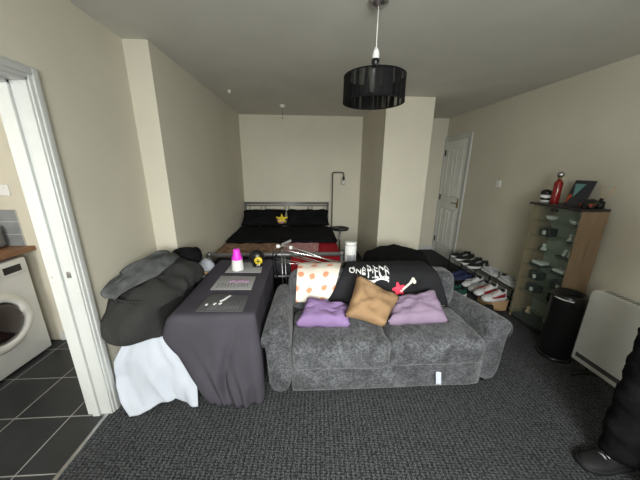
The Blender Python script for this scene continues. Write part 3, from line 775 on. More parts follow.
# ------------------------------------------------------------------ beanbag corner
tag(obj('storage_box', box(-1.15, -.905, 1.555, 2.12, .001, .485), 'charcoal', bevel=.008), 'dark storage box under the corduroy bean bag', 'box')
BC = Vector((-1.030, 1.725, .672)); BR = Vector((.208, .368, .174)); BN = 2.5; BROT = Matrix.Rotation(math.radians(-17), 3, 'Z')
def bag(d, k=1.0):
    r = (abs(d.x/BR.x)**BN+abs(d.y/BR.y)**BN+abs(d.z/BR.z)**BN)**(-1/BN)
    p = BROT @ (d*r*k)
    # leans: rear rises towards the corner
    p.z += .07*p.y/.36
    if p.z < 0: p.z *= 1.0
    return BC+p
def beanbag():
    bm = bmesh.new(); bmesh.ops.create_icosphere(bm, subdivisions=5, radius=1)
    for v in bm.verts:
        d = v.co.normalized(); p = bag(d)
        cr = .034*nz(d, 2.0, 3)+.016*nz(d, 4.5, 5) - .015*math.exp(-((d.z-.25+.3*d.y)/.05)**2)
        p += (BROT @ d)*cr
        p.x = max(p.x, XL+.004); p.z = max(p.z, .4875)
        if p.z < .70: p.x = min(p.x, TX0-.085)
        v.co = p
    t = tag(obj('bean_bag', bm, 'cord'), 'charcoal corduroy bean bag heaped by the left wall', 'bean bag')
    bm = tube([bag(Vector((math.cos(a)*1.0, math.sin(a), .25-.3*math.sin(a))).normalized(), 1.005)+Vector((0, 0, 0)) for a in [math.radians(-150+i*6) for i in range(26)]], .006, 6)
    for v in bm.verts: v.co.x = max(v.co.x, XL+.003)
    obj('seam', bm, 'cord', t)
    # jacket thrown over the top
    def jk(u, v):
        a = (u-.5)*2; b = (v-.5)*2
        d = Vector((-.46+(.56+.10*math.sin(3*b+1))*a+.06*b, -.04+(.80+.10*math.sin(4*a))*b-.16*a, .60-.10*a*a)).normalized()
        f = .034+.016*abs(math.sin(2.4*a-1.0*b+2.6*nz((a, b, 0), 1.0, 2)))+.040*nz((a, b, 1), 1.5, 8)+.012*nz((a, b, 1), 4, 9)-.02*max(abs(a), abs(b))**6
        p = bag(d)+(BROT @ d)*max(.026, f*1.2+.012)
        p.x = max(p.x, XL+.008); p.y = min(p.y, YS-.010)
        return p
    tag(obj('grey_jacket', grid(jk, 48, 60), 'fleece', solid=.006), 'crumpled mid grey jacket thrown over the bean bag', 'jacket')
    # sleeve roll of the jacket
    tr = tube(smooth_path([(-1.20, 1.66, .85), (-1.14, 1.75, .895), (-1.09, 1.86, .915), (-1.045, 1.95, .90)], 8), [.030+.007*math.sin(i*.4) for i in range(25)], 12)
    obj('sleeve', tr, 'fleece', bpy.data.objects['grey_jacket'])
    tag(obj('black_bundle', rbox(-1.095, -.865, 2.02, 2.180, .770, .905, .06, 12, lumpy(.018, 9, 4)), 'blackcord'), 'bundle of black clothing behind the bean bag', 'clothing')
beanbag()
tag(obj('black_crate', box(-1.06, -.87, 2.19, 2.50, .001, .575), 'blackplastic', bevel=.006), 'black crate between bean bag and bed', 'crate')
def cap():
    t = thing('baseball_cap', 'white cap on the black crate behind the bean bag', 'cap', (-.925, 2.335, .603))
    bm = bmesh.new()
    rings = [[Vector((-.925+.085*math.cos(a)*math.cos(e), 2.335+.088*math.sin(a)*math.cos(e), .607+.115*math.sin(e))) for a in [2*PI*k/28 for k in range(28)]] for e in [i*PI/2/9 for i in range(10)]]
    loft(rings, bm); obj('crown', bm, 'white_cloth', t)
    bm = grid(lambda u, v: Vector((-.925+(.085+.0*v)*math.cos(PI*(1.05+.9*u))*(1+.15*v), 2.335+(.088+.065*v*math.sin(PI*u))*math.sin(PI*(1.05+.9*u)), .609-.010*v)), 16, 6)
    obj('brim', bm, 'white_cloth', t, solid=.003)
    obj('button', ball((-.925, 2.335, .722), .008, seg=10), 'white_cloth', t)
tag(obj('folded_cloth', rbox(-1.05, -.862, 2.2, 2.49, .576, .606, .012, 8), 'blackcord'), 'folded black cloth on the black crate', 'clothing')
cap()
tag(obj('wooden_block', box(-.955, -.860, 2.205, 2.240, .6075, .640), 'lightwood', bevel=.004), 'small pale wooden block next to the white cap', 'block')
# white sheet over the front of the box
def sheet(u, v):
    # v 0 top .. 1 floor
    lx = [-1.13, -1.18, -1.225, -1.235, -1.225, -1.19, -1.125]; k = v*6; i = min(5, int(k)); f = k-i
    xl = lx[i]*(1-f)+lx[i+1]*f
    xr = -.715 if v > .45 else -.715-.17*(1-v/.45)
    x = xl+(xr-xl)*u
    y0 = 1.512-.030*math.sin(PI*.5*min(1, v*3))-.055*v
    corner = -.085*max(0, v-.55)/.45*max(0, 1-u*3.2)
    y = y0+corner+.020*v*math.sin(9*u+2*v+nz((u*2, v, 0), 2, 1)*2)+.010*nz((u*4, v*1.5, 0), 2, 5)-.012*v*math.exp(-((u-.30-.25*v)/.05)**2)
    y = min(y, 1.525)
    bot = .004+.055*max(0, math.sin((u-.08)*PI/1.1))*(u > .08)*math.exp(-((u-.45)/.28)**2)+.01*(u > .6)
    z = .505*(1-v)+bot*v
    if v < .001: z = .4885; y = 1.60
    elif v < .06: z = .495; y = 1.535
    return Vector((x, y, z))
def sheet2(u, v):
    p = sheet(u, v)
    return p
tag(obj('white_sheet', grid(sheet2, 44, 48), 'white_cloth', solid=.003), 'white sheet hanging to the carpet in front of the dark box', 'sheet')

# ------------------------------------------------------------------ bed
def bed():
    t = thing('double_bed', 'metal framed double bed against the end wall', 'bed', (-.33, 3.75, 0))
    xl, xr, yh, yf = -1.055, .425, 4.72, 2.79
    # headboard: two rails, posts and paired spindles
    bm = bmesh.new()
    for x in (xl, xr): tube([(x, yh, 0), (x, yh, .93)], .021, 12, bm)
    tube([(xl-.02, yh, .93), (xr+.02, yh, .93)], .021, 12, bm)
    tube([(xl, yh, .885), (xr, yh, .885)], .010, 10, bm)
    tube([(xl, yh, .42), (xr, yh, .42)], .014, 10, bm)
    hb = obj('headboard', bm, 'bedmetal', t)
    for x in (-.98, -.77, -.70, -.35, -.28, .07, .14, .36):
        obj('spindle', tube([(x, yh, .42), (x, yh, .885)], .0075, 8), 'bedmetal', hb)
    bm = bmesh.new()
    for x in (xl, xr): tube([(x, yf, 0), (x, yf, .605)], .021, 12, bm)
    tube([(xl-.025, yf, .605), (xr+.025, yf, .605)], .023, 12, bm); tube([(xl, yf, .34), (xr, yf, .34)], .014, 10, bm)
    fb = obj('footboard', bm, 'bedmetal', t)
    for x in (xl, xr): obj('finial', ball((x, yf, .612), .030, seg=14), 'bedmetal', fb)
    for x in (xl, xr): obj('side_rail', box(x-.012, x+.012, yf, yh, .24, .30), 'bedmetal', t, bevel=.003)
    bm = bmesh.new()
    for k in range(12): bx(bm, xl, xr, yf+.1+k*.155, yf+.18+k*.155, .30, .315)
    obj('slats', bm, 'lightwood', t, smooth=False)
    tag(obj('mattress', rbox(-1.045, .415, 2.84, 4.69, .317, .532, .05, 10), 'charcoal'), 'dark mattress on the metal double bed', 'mattress')
    def red(u, v):
        x = -.16+.60*u+.006*nz((u*4, v*4, 0), 2, 3); q = v*1.0
        if v < .68: return Vector((x, 3.55-(3.55-2.86)*v/.68, .538+.004*abs(nz((u*5, v*5, 1), 2, 4))))
        k = (v-.68)/.32
        return Vector((x, 2.86-.032*math.sin(min(1, k*4)*PI/2)-.004*math.sin(u*16), .538-.022*(1-math.cos(min(1, k*4)*PI/2))-.20*max(0, k-.12)))
    tag(obj('red_bed_sheet', grid(red, 26, 40), 'redsheet', solid=.003), 'red sheet over the right foot of the bed', 'sheet')
    def duv(p, n): return p+n*(.008*nz(p, 3, 2)+.010*nz(p, 7, 4))
    tag(obj('duvet', rbox(-1.068, .455, 3.42, 4.30, .538, .59, .025, 18, lambda p, n: p+Vector((0, 0, max(0, n.z)*(.012*nz(p, 3, 2)+.006*nz(p, 8, 4))+.006))), 'duvet'), 'black duvet across the upper half of the bed', 'duvet')
    for k, (a, b) in enumerate(((-1.065, -.322), (-.318, .43))):
        tag(obj('bed_pillow', pillow((a, 4.33, .60), (b, 4.33, .60), (b, 4.60, .815), (a, 4.60, .815), .15, 30+k), 'duvet'), ('black pillow on the left side of the headboard', 'black pillow on the right side of the headboard')[k], 'pillow', 'black pillows on the bed')
    t2 = thing('plush_toy', 'small yellow and pink soft toy on the black pillows', 'soft toy', (-.385, 4.22, .60))
    obj('body', ball((-.385, 4.27, .70), .062, sq=(1.15, .8, .9), seg=18), 'pinktowel', t2)
    bm = bmesh.new()
    for a in range(0, 360, 72):
        tube([(-.37, 4.235, .735), (-.37+.10*math.cos(math.radians(a+90)), 4.225, .74+.075*math.sin(math.radians(a+90)))], [.030, .009], 10, bm)
    obj('star_hood', bm, 'yellow', t2)
    # blanket, towel
    def lay(x0, x1, y0, y1, z, sd, skew=0):
        return grid(lambda u, v: Vector((x0+(x1-x0)*u+skew*v+.012*nz((u*3, v*3, 0), 2, sd), y0+(y1-y0)*v+.015*nz((u*3, v*3, 2), 2, sd), z+.018*abs(nz((u*4, v*3, 0), 1.5, sd+1))+.010*abs(math.sin(u*9+v*4)))), 30, 16)
    tag(obj('patterned_blanket', lay(-1.06, -.30, 2.85, 3.40, .543, 3), 'tanblanket', solid=.012), 'brown patterned blanket on the left foot of the bed', 'blanket')
    tag(obj('pink_towel', lay(-.29, .17, 2.98, 3.40, .545, 5, .02), 'pinktowel', solid=.010), 'pink patterned towel across the middle of the bed', 'towel')
bed()

# floor lamp with a tray table
def floor_lamp():
    x, y = .495, 4.62
    t = thing('floor_lamp', 'black floor lamp with a hooked top and a round tray beside the bed', 'lamp', (.60, y, 0))
    obj('base', lathe([(0, 0), (.13, 0), (.13, .012), (.02, .018), (0, .018)], 32, (.60, y, 0), cap=False), 'blackmetal', t)
    obj('pole', tube(round_path([(x, y, .012), (x, y, 1.475), (.69, y, 1.475), (.69, y, 1.40)], .035), .0095, 10), 'blackmetal', t)
    obj('bulb_holder', lathe([(0, 1.405), (.016, 1.405), (.020, 1.35), (0, 1.35)], 16, (.69, y, 0), cap=False), 'blackmetal', t)
    obj('bulb', lathe([(0, 1.349), (.012, 1.349), (.032, 1.31), (.030, 1.285), (.015, 1.268), (0, 1.265)], 18, (.69, y, 0), cap=False), 'emit_off', t)
    obj('tray', lathe([(0, .462), (.16, .462), (.165, .490), (.160, .490), (.156, .470), (0, .470)], 36, (.65, y, 0), cap=False), 'blackmetal', t)
    obj('tray_leg', tube([(.655, y, .012), (.655, y, .463)], .012, 10), 'steel', t)
    tag(obj('small_box', box(.555, .63, 4.59, 4.66, .4705, .497), 'blackplastic', bevel=.004), 'small black box on the lamp tray', 'box')
floor_lamp()
# white canister on a stool behind the sofa
def canister():
    x, y = .49, 2.62
    t = thing('low_stool', 'dark round stool behind the sofa holding the white canister', 'stool', (x, y, 0))
    obj('seat', lathe([(0, .45), (.11, .45), (.113, .47), (.11, .49), (0, .49)], 28, (x, y, 0), cap=False), 'blackplastic', t)
    for k in range(3):
        a = 2*PI*k/3; obj('leg', tube([(x+.11*math.cos(a+.5), y+.11*math.sin(a+.5), 0), (x+.08*math.cos(a+.5), y+.08*math.sin(a+.5), .452)], .013), 'blackmetal', t)
    t = thing('white_canister', 'tall white cylindrical canister with a grey label behind the sofa', 'canister', (x, y, .49))
    obj('body', lathe([(0, .4905), (.058, .4905), (.061, .497), (.061, .765), (0, .765)], 32, (x, y, 0), cap=False), 'whiteplastic', t)
    obj('lid', lathe([(0, .7655), (.062, .7655), (.062, .79), (.057, .797), (0, .797)], 32, (x, y, 0), cap=False), 'whiteplastic', t)
    bm = loft([[Vector((x+.0618*math.sin(a), y-.0618*math.cos(a), z)) for a in [math.radians(-50+i*8) for i in range(13)]] for z in (.565, .665)], cap=False, closed=False)
    obj('label', bm, 'label_grey', t, label='grey printed label')
canister()
tag(obj('black_beanbag', rbox(.66, 1.36, 2.36, 2.96, .002, .675, .17, 20, lumpy(.045, 4.5, 6)), 'blackcord'), 'lumpy black bean bag behind the sofa', 'bean bag')

# folded clothes airer between bed and sofa
def airer():
    t = thing('clothes_airer', 'folded chrome clothes airer leaning between the bed and the sofa', 'clothes airer', (-.15, 2.52, 0))
    r = .0075
    f = round_path([(-.30, 2.62, .01), (-.345, 2.58, .60), (-.315, 2.55, .745), (-.215, 2.55, .785), (.0, 2.50, .735), (.405, 2.385, .60)], .05)
    obj('outer_frame', tube(f, r, 8), 'chrome', t)
    obj('inner_frame', tube(round_path([(-.26, 2.64, .01), (-.315, 2.60, .62), (-.29, 2.57, .70), (-.22, 2.555, .735), (.41, 2.425, .625)], .04), r, 8), 'chrome', t)
    for a, b in (((-.20, 2.53, .715), (.39, 2.40, .585)), ((-.15, 2.50, .69), (.30, 2.40, .59)), ((-.30, 2.52, .655), (.22, 2.40, .60)), ((-.28, 2.50, .63), (-.05, 2.44, .612))):
        obj('rail', tube([a, b], .0055, 8), 'chrome', t)
    obj('leg', tube([(-.235, 2.53, .76), (-.228, 2.47, .44), (-.205, 2.455, .01)], .0045, 8), 'steel', t)
    obj('leg', tube([(-.205, 2.52, .74), (-.190, 2.47, .44), (-.170, 2.455, .01)], .0045, 8), 'steel', t)
    for p in ((-.27, 2.55, .775), (-.14, 2.54, .762)): obj('knuckle', ball(p, .024, seg=14, sq=(1, .8, .9)), 'whiteplastic', t)
    bm = bar(bmesh.new(), (-.235, 2.56, .79), (-.135, 2.56, .835), .03, .022); obj('clip', bm, 'greyplastic', t, bevel=.004)
airer()

# ------------------------------------------------------------------ shoes
def make_shoe(name, label, upper, sole, patch=None, high=False, group=None, lace='shoe_white'):
    """toe points to -y at origin, length .29"""
    t = thing(name, label, 'shoe', (0, 0, 0), 0, group)
    L_, N = .285, 22
    def width(t_): return .036+.014*math.sin(PI*min(1, max(0, t_*1.02)))**.7*(1 if t_ < .5 else 1)+.008*math.exp(-((t_-.68)/.2)**2)-.02*max(0, (t_-.88)/.12)**2-.012*max(0, (.1-t_)/.1)**2
    def height(t_):
        hc = .118 if high else .090
        if t_ < .34: return hc-.012*math.sin(PI*t_/.34)
        if t_ < .62: k = (t_-.34)/.28; return hc*(1-k)+.062*k
        k = (t_-.62)/.38; return .062-.026*k**2.2
    rings = []
    for i in range(N+1):
        s = i/N; y = L_/2-L_*s; w_ = max(.012, width(s)); h_ = height(s); ring = []
        for k in range(15):
            a = PI*k/14; c, sn = math.cos(a), math.sin(a)
            e = .75 if s < .4 else .9
            ring.append(Vector((w_*math.copysign(abs(c)**e, c)*(1-.22*sn*(1 if s < .45 else .3)), y, .024+(h_-.024)*sn**.8)))
        rings.append(ring)
    rings = [[p.lerp(Vector((0, L_/2+.004, .04)), .35) for p in rings[0]]]+rings+[[p.lerp(Vector((0, -L_/2-.003, .03)), .4) for p in rings[-1]]]
    obj('upper', loft(rings), upper, t, world=False)
    rs = []
    for z, g in ((0, .0), (.004, .004), (.026, .005), (.030, .001)):
        ring = []
        for i in range(N+1): ring.append(Vector((max(.014, width(i/N))+g, L_/2+g-(L_+2*g)*i/N, z)))
        for i in range(N, -1, -1): ring.append(Vector((-max(.014, width(i/N))-g, L_/2+g-(L_+2*g)*i/N, z)))
        rs.append(ring)
    obj('sole', loft(rs), sole, t, world=False)
    # tongue and laces
    bm = bmesh.new()
    for k in range(4):
        s = .40+.065*k; y = L_/2-L_*s; z = height(s)+.002
        tube([(-.020, y, z-.008), (0, y, z+.001), (.020, y, z-.008)], .004, 6, bm)
    obj('laces', bm, lace, t, world=False)
    hc = height(.12)
    obj('opening', loft([[Vector((.026*math.cos(2*PI*k/20), L_/2-.058+.040*math.sin(2*PI*k/20), hc-.012+z)) for k in range(20)] for z in (0, .016)]), 'shoe_black', t, world=False)
    if patch:
        for sd in (-1, 1):
            def pf(u, v):
                s = .16+.60*u; w_ = width(s); z = .034+(.012+.03*(1-u))*v+.008
                return Vector((sd*(w_*(1-.04*v)+.0035), L_/2-L_*s, z))
            obj('side_panel', grid(pf, 10, 3), patch, t, world=False, solid=.0015)
    return t
SH = 'shoes by the right wall'
def rack():
    t = thing('shoe_rack', 'low black shoe rack along the right wall', 'shoe rack', (2.36, 3.1, 0))
    for z, xs, ya in ((.05, (2.10, 2.19, 2.28, 2.37, 2.46, 2.52), 2.79), (.235, (2.31, 2.36, 2.41, 2.46, 2.52), 2.50)):
        bm = bmesh.new()
        for x in xs: tube([(x, ya, z), (x, 3.78, z)], .006, 8, bm)
        obj('shelf', bm, 'blackmetal', t)
    for y in (2.50, 3.14, 3.78):
        obj('end_frame', tube(round_path([(2.305, y, 0), (2.305, y, .245), (2.525, y, .245), (2.525, y, 0)], .03), .009, 8), 'blackmetal', t)
    for y in (2.79, 3.78):
        obj('end_frame', tube(round_path([(2.10, y, 0), (2.10, y, .05), (2.30, y, .05)], .02), .008, 8), 'blackmetal', t)
    U, Lw = .2550, .0575
    def put(s, x, y, z, rz): s.location = (x, y, z); s.rotation_euler = (0, 0, rz); return s
    W = -PI/2   # toe to -x
    a = make_shoe('trainer', 'black trainer with a white sole, farthest on the upper rack', 'shoe_black', 'shoe_white', group=SH)
    put(a, 2.375, 3.62, U, W)
    for y, lb in ((3.49, 'black trainer with a white sole, second from the far end of the upper rack'), (3.32, 'black trainer with a white sole, third from the far end of the upper rack'), (3.19, 'black trainer with a white sole, next to the grey and white trainers')):
        dup(a, (2.36, y, U), W+.08, lb)
    g = make_shoe('trainer', 'grey and white trainer lying along the wall, farther of the two', 'shoe_grey', 'shoe_white', 'shoe_white', group=SH)
    put(g, 2.395, 2.962, U, .08); dup(g, (2.395, 2.655, U), .08, 'grey and white trainer lying along the wall, nearer of the two')
    n = make_shoe('trainer', 'navy shoe on the lower rack below the black trainers, farther one', 'navy', 'shoe_black', group=SH, lace='navy')
    put(n, 2.20, 3.36, Lw, W+.12); dup(n, (2.20, 3.225, Lw), W+.12, 'navy shoe on the lower rack below the black trainers, nearer one')
    w_ = make_shoe('trainer', 'white high trainer on the lower rack, farther one', 'shoe_white', 'shoe_white', 'shoe_grey', True, SH, lace='shoe_black')
    put(w_, 2.23, 3.05, Lw, W+.12); dup(w_, (2.23, 2.91, Lw), W+.12, 'white high trainer on the lower rack, nearer one')
    g2 = make_shoe('trainer', 'green trainer with a white sole on the carpet, farther one', 'green', 'shoe_white', group=SH, lace='green')
    put(g2, 1.915, 3.00, .0005, W+.25); dup(g2, (1.90, 2.86, .0005), W+.25, 'green trainer with a white sole on the carpet, nearer one')
    bxo = thing('shoe_box', 'brown cardboard box holding the red and white trainers', 'box', (2.17, 2.57, 0))
    obj('carton', box(2.10, 2.28, 2.495, 2.74, .001, .105), 'cardboard', bxo, bevel=.003)
    obj('lid', box(2.096, 2.284, 2.491, 2.744, .105, .122), 'cardboard', bxo, bevel=.003)
    r = make_shoe('trainer', 'red and white high trainer on the cardboard box, farther one', 'shoe_white', 'shoe_white', 'shoe_red', True, SH, lace='shoe_red')
    put(r, 2.145, 2.685, .1225, W+.12); dup(r, (2.145, 2.545, .1225), W+.12, 'red and white high trainer on the cardboard box, nearer one')
    b = make_shoe('trainer', 'white trainer with black panels on the carpet under the upper rack', 'shoe_white', 'shoe_white', 'shoe_black', False, SH, lace='shoe_black')
    put(b, 2.40, 2.66, .0005, .05)
    s = make_shoe('slip_on_shoe', 'plain black slip-on shoe on the carpet by the sofa arm, farther one', 'shoe_black', 'shoe_black', group=SH, lace='shoe_black')
    put(s, 1.95, 2.46, .0005, W+.12); dup(s, (1.96, 2.33, .0005), W+.05, 'plain black slip-on shoe on the carpet by the sofa arm, nearer one')
rack()

# ------------------------------------------------------------------ display cabinet
CX0, CX1, CY0, CY1, CH = 2.24, 2.485, 1.95, 2.42, 1.245
CSH = (.085, .335, .475, .615, .775, .925, 1.075)
def cabinet():
    t = thing('display_cabinet', 'tall glass fronted display cabinet with beech sides by the right wall', 'cabinet', (2.37, 2.165, 0))
    for y in (CY0, CY1-.016): obj('side_panel', box(CX0+.012, CX1, y, y+.016, 0, CH-.022), 'beech', t, bevel=.001)
    obj('back_panel', box(CX1-.008, CX1, CY0+.016, CY1-.016, .02, CH-.022), 'backpanel', t, smooth=False)
    obj('top', box(CX0-.010, CX1-.005, CY0-.008, CY1+.03, CH-.022, CH), 'darkwood', t, bevel=.004)
    obj('plinth', box(CX0+.02, CX1-.008, CY0+.016, CY1-.016, 0, .05), 'darkwood', t, bevel=.002)
    for z in CSH: obj('shelf', box(CX0+.02, CX1-.010, CY0+.018, CY1-.018, z-.006, z), 'glass', t, smooth=False)
    ym = (CY0+CY1)/2
    for a, b, hy in ((CY0+.002, ym-.002, ym-.02), (ym+.002, CY1-.002, ym+.02)):
        d = obj('door', box(CX0+.005, CX0+.010, a, b, .03, CH-.026), 'glass', t, smooth=False)
        obj('door_catch', box(CX0-.002, CX0+.005, hy-.014, hy+.014, CH-.060, CH-.030), 'blackplastic', d, bevel=.002)
        obj('hinge', box(CX0+.003, CX0+.016, (a if a < ym-.1 else b)-.012, (a if a < ym-.1 else b)+.012, .06, .09), 'steel', d, bevel=.002)
cabinet()
def ornaments():
    GR = 'ornaments in the display cabinet'
    names = ('bottom', 'second', 'third', 'fourth', 'fifth', 'sixth', 'top')
    ym = (CY0+CY1)/2; yl, yr = ym+.115, ym-.115      # left column is the farther one
    def nm(kind, lv, side): return '%s, %s cabinet shelf, %s side' % (kind, names[lv], side)
    def boxed(lv, y, side, wht):
        z = CSH[lv]+.001; t = thing('ornament', nm('small black box with a white front piece', lv, side), 'ornament', (2.35, y, z), 0, GR)
        obj('case', rbox(2.31, 2.40, y-.055, y+.055, z, z+.085, .012, 6), 'blackplastic', t)
        obj('front_piece', rbox(2.295, 2.311, y-.05+wht, y-.02+wht, z+.02, z+.06, .006, 4), 'whiteplastic', t)
    def bowl(lv, y, side):
        z = CSH[lv]+.001; t = thing('ornament', nm('little white footed bowl', lv, side), 'ornament', (2.35, y, z), 0, GR)
        obj('bowl', lathe([(0, .012), (.012, .012), (.035, .022), (.048, .05), (.044, .05), (.03, .027), (0, .02)], 22, (2.35, y, z), cap=False), 'whiteplastic', t)
        obj('foot', lathe([(0, 0), (.022, 0), (.014, .012), (0, .012)], 18, (2.35, y, z), cap=False), 'greyplastic', t)
    def cards(lv, y, side):
        z = CSH[lv]+.001; t = thing('ornament', nm('pair of upright white pegs on a dark base', lv, side), 'ornament', (2.335, y, z), 0, GR)
        obj('stand', box(2.295, 2.375, y-.06, y+.06, z, z+.02), 'charcoal', t, bevel=.003)
        for q in (-.028, .018): obj('peg', bar(bmesh.new(), (2.335, y+q, z+.02), (2.345, y+q-.012, z+.085), .022, .02), 'whiteplastic', t, bevel=.003)
    def pile(lv, y, side):
        z = CSH[lv]+.001; t = thing('ornament', nm('flat white box on a black one', lv, side), 'ornament', (2.345, y, z), 0, GR)
        obj('lower_box', box(2.29, 2.40, y-.06, y+.06, z, z+.028), 'blackplastic', t, bevel=.003); obj('upper_box', box(2.30, 2.39, y-.055, y+.05, z+.0285, z+.055), 'whiteplastic', t, bevel=.003)
    def figure(lv, y, side, m='whiteplastic'):
        z = CSH[lv]+.001; t = thing('ornament', nm('small pale bust shaped ornament', lv, side), 'ornament', (2.345, y, z), 0, GR)
        obj('stand', lathe([(0, 0), (.03, 0), (.03, .012), (0, .012)], 18, (2.345, y, z), cap=False), 'charcoal', t)
        obj('bust', lathe([(0, .012), (.028, .014), (.022, .035), (.010, .044), (.018, .056), (.018, .068), (.008, .08), (0, .082)], 18, (2.345, y, z), cap=False), m, t)
    bowl(6, yl, 'left'); bowl(6, yr, 'right'); figure(5, yr, 'right'); figure(4, yl, 'left'); cards(4, yr, 'right')
    pile(3, yl, 'left'); pile(3, yr, 'right'); boxed(2, yl, 'left', .02); boxed(2, yr, 'right', .0); boxed(1, yl, 'left', .02); boxed(1, yr, 'right', .0)
    figure(0, yl, 'left', 'lightwood'); bowl(0, yr, 'right'); boxed(5, yl, 'left', .03)
ornaments()
def cabinet_top():
    z = CH+.0005
    t = thing('lidded_jar', 'small white jar with a black lid, far end of the cabinet top', 'jar', (2.34, 2.405, z))
    obj('jar', lathe([(0, 0), (.036, 0), (.042, .02), (.042, .06), (.036, .072), (0, .072)], 24, (2.34, 2.405, z), cap=False), 'whiteplastic', t)
    obj('band', lathe([(.0425, .022), (.0435, .024), (.0435, .042), (.0425, .044)], 24, (2.34, 2.405, z), cap=False), 'blackplastic', t)
    obj('lid', lathe([(0, .0725), (.044, .0725), (.046, .09), (.035, .112), (.012, .122), (0, .122)], 24, (2.34, 2.405, z), cap=False), 'blackplastic', t)
    t = thing('red_bottle', 'tall red bottle with a round clear stopper on the cabinet', 'bottle', (2.36, 2.325, z))
    obj('bottle_body', lathe([(0, 0), (.031, 0), (.033, .008), (.033, .185), (.024, .205), (.014, .215), (0, .215)], 26, (2.36, 2.325, z), cap=False), 'redglass', t)
    obj('collar', lathe([(0, .2155), (.015, .2155), (.015, .235), (0, .235)], 18, (2.36, 2.325, z), cap=False), 'brass', t)
    obj('stopper', ball((2.36, 2.325, z+.262), .029, seg=16), 'steel', t)
    t = thing('picture_frame', 'dark picture frame propped up in the middle of the cabinet top', 'picture frame', (2.39, 2.155, z))
    def lean(x0, x1, a, b, c, d):
        bm = box(x0, x1, a, b, c, d); 
        for v in bm.verts: v.co = Vector((2.365+v.co.x+.30*v.co.z, 2.155+v.co.y*.88, z+.001+v.co.z))
        return bm
    bm = lean(0, .014, -.098, .098, 0, .215)
    obj('frame', bm, 'charcoal', t, bevel=.003)
    obj('picture', lean(-.002, .0, .005, .088, .012, .20), 'charcoal', t, smooth=False)
    bm = bmesh.new()
    def tri(ps, m, nm_):
        bm = bmesh.new(); lo = [Vector((2.365+x+.30*c, 2.155+y*.88, z+.001+c)) for x, y, c in [(-.0035, y, c) for y, c in ps]]
        hi = [p+Vector((-.002, 0, 0)) for p in lo]; loft([lo, hi], bm); obj(nm_, bm, m, t, smooth=False)
    tri([(.075, .185), (-.03, .185), (.035, .075)], 'teal', 'teal_shape'); tri([(.083, .095), (.045, .085), (.080, .012)], 'orange', 'orange_shape')
    t = thing('toy_car', 'small black and red toy car at the near end of the cabinet top', 'toy', (2.34, 1.995, z))
    tw = Matrix.Translation((2.345, 1.995, z)) @ Matrix.Rotation(math.radians(-72), 4, 'Z')
    def P(x, y, c): return tw @ Vector((x, y, c))
    rings = []
    for y, h0, h1, w_ in ((-.085, .02, .035, .028), (-.075, .014, .045, .034), (-.03, .012, .052, .036), (-.012, .012, .078, .034), (.035, .012, .082, .034), (.06, .012, .055, .036), (.085, .016, .046, .032)):
        rings.append([P(sx*w_*(.8 if zz == h1 else 1), y, zz) for sx, zz in ((-1, h0), (1, h0), (1, (h0+h1)/2), (1, h1), (-1, h1), (-1, (h0+h1)/2))])
    obj('car_body', loft(rings), 'blackplastic', t, sub=1)
    bm = box(-.0375, .0375, -.075, -.015, .018, .040); bm.transform(tw); obj('side_stripe', bm, 'orange', t)
    for sx in (-1, 1):
        for y in (-.05, .05):
            obj('wheel', loft([[P(sx*.033+d, y+.018*math.cos(2*PI*k/18), .0185+.018*math.sin(2*PI*k/18)) for k in range(18)] for d in (-.008, .008)]), 'blackmetal', t)
    t = thing('reed_diffuser', 'reed diffuser with thin sticks at the near end of the cabinet top', 'diffuser', (2.455, 2.015, z))
    obj('bottle', lathe([(0, 0), (.028, 0), (.03, .006), (.03, .05), (.012, .062), (.012, .08), (0, .08)], 22, (2.455, 2.015, z), cap=False), 'blackplastic', t)
    for dx, dy in ((-.005, .02), (0, -.005), (.01, -.06), (-.015, -.085)):
        obj('reed', tube([(2.455, 2.015, z+.03), (2.455+dx, 2.015+dy, z+.18)], .002, 6), 'lightwood', t)
cabinet_top()

# ------------------------------------------------------------------ black tower and heater
def tower():
    x, y = 2.155, 1.79
    t = thing('tower_fan', 'black cylindrical tower with a silver ring beside the display cabinet', 'tower', (x, y, 0))
    obj('base', lathe([(0, 0), (.118, 0), (.120, .012), (.108, .026), (0, .026)], 36, (x, y, 0), cap=False), 'blackplastic', t)
    obj('housing', lathe([(0, .0265), (.103, .0265), (.108, .05), (.112, .54), (.108, .575), (.098, .588), (.088, .585), (.075, .560), (0, .557)], 40, (x, y, 0), cap=False), 'blackplastic', t)
    def arcs(u, v):
        a = math.radians(172+66*u); r = .1135; return Vector((x+r*math.cos(a), y+r*math.sin(a), .548+.010*v))
    obj('silver_trim', grid(arcs, 20, 2), 'silver', t, solid=.002)
    bm = bmesh.new()
    for k in range(26):
        a = math.radians(170+4.4*k); bar(bm, (x+.111*math.cos(a), y+.111*math.sin(a), .08), (x+.113*math.cos(a), y+.113*math.sin(a), .52), .003, .003)
    obj('grille', bm, 'blackmetal', t, smooth=False)
    bm = bmesh.new()
    for k in range(5): tube([(x+.07*math.cos(a), y+.07*math.sin(a), .560) for a in [2*PI*i/24 for i in range(25)]] if k == 0 else [(x-.07, y-.055+.027*k, .561), (x+.07, y-.055+.027*k, .561)], .003, 6, bm)
    obj('top_vent', bm, 'blackmetal', t)
tower()
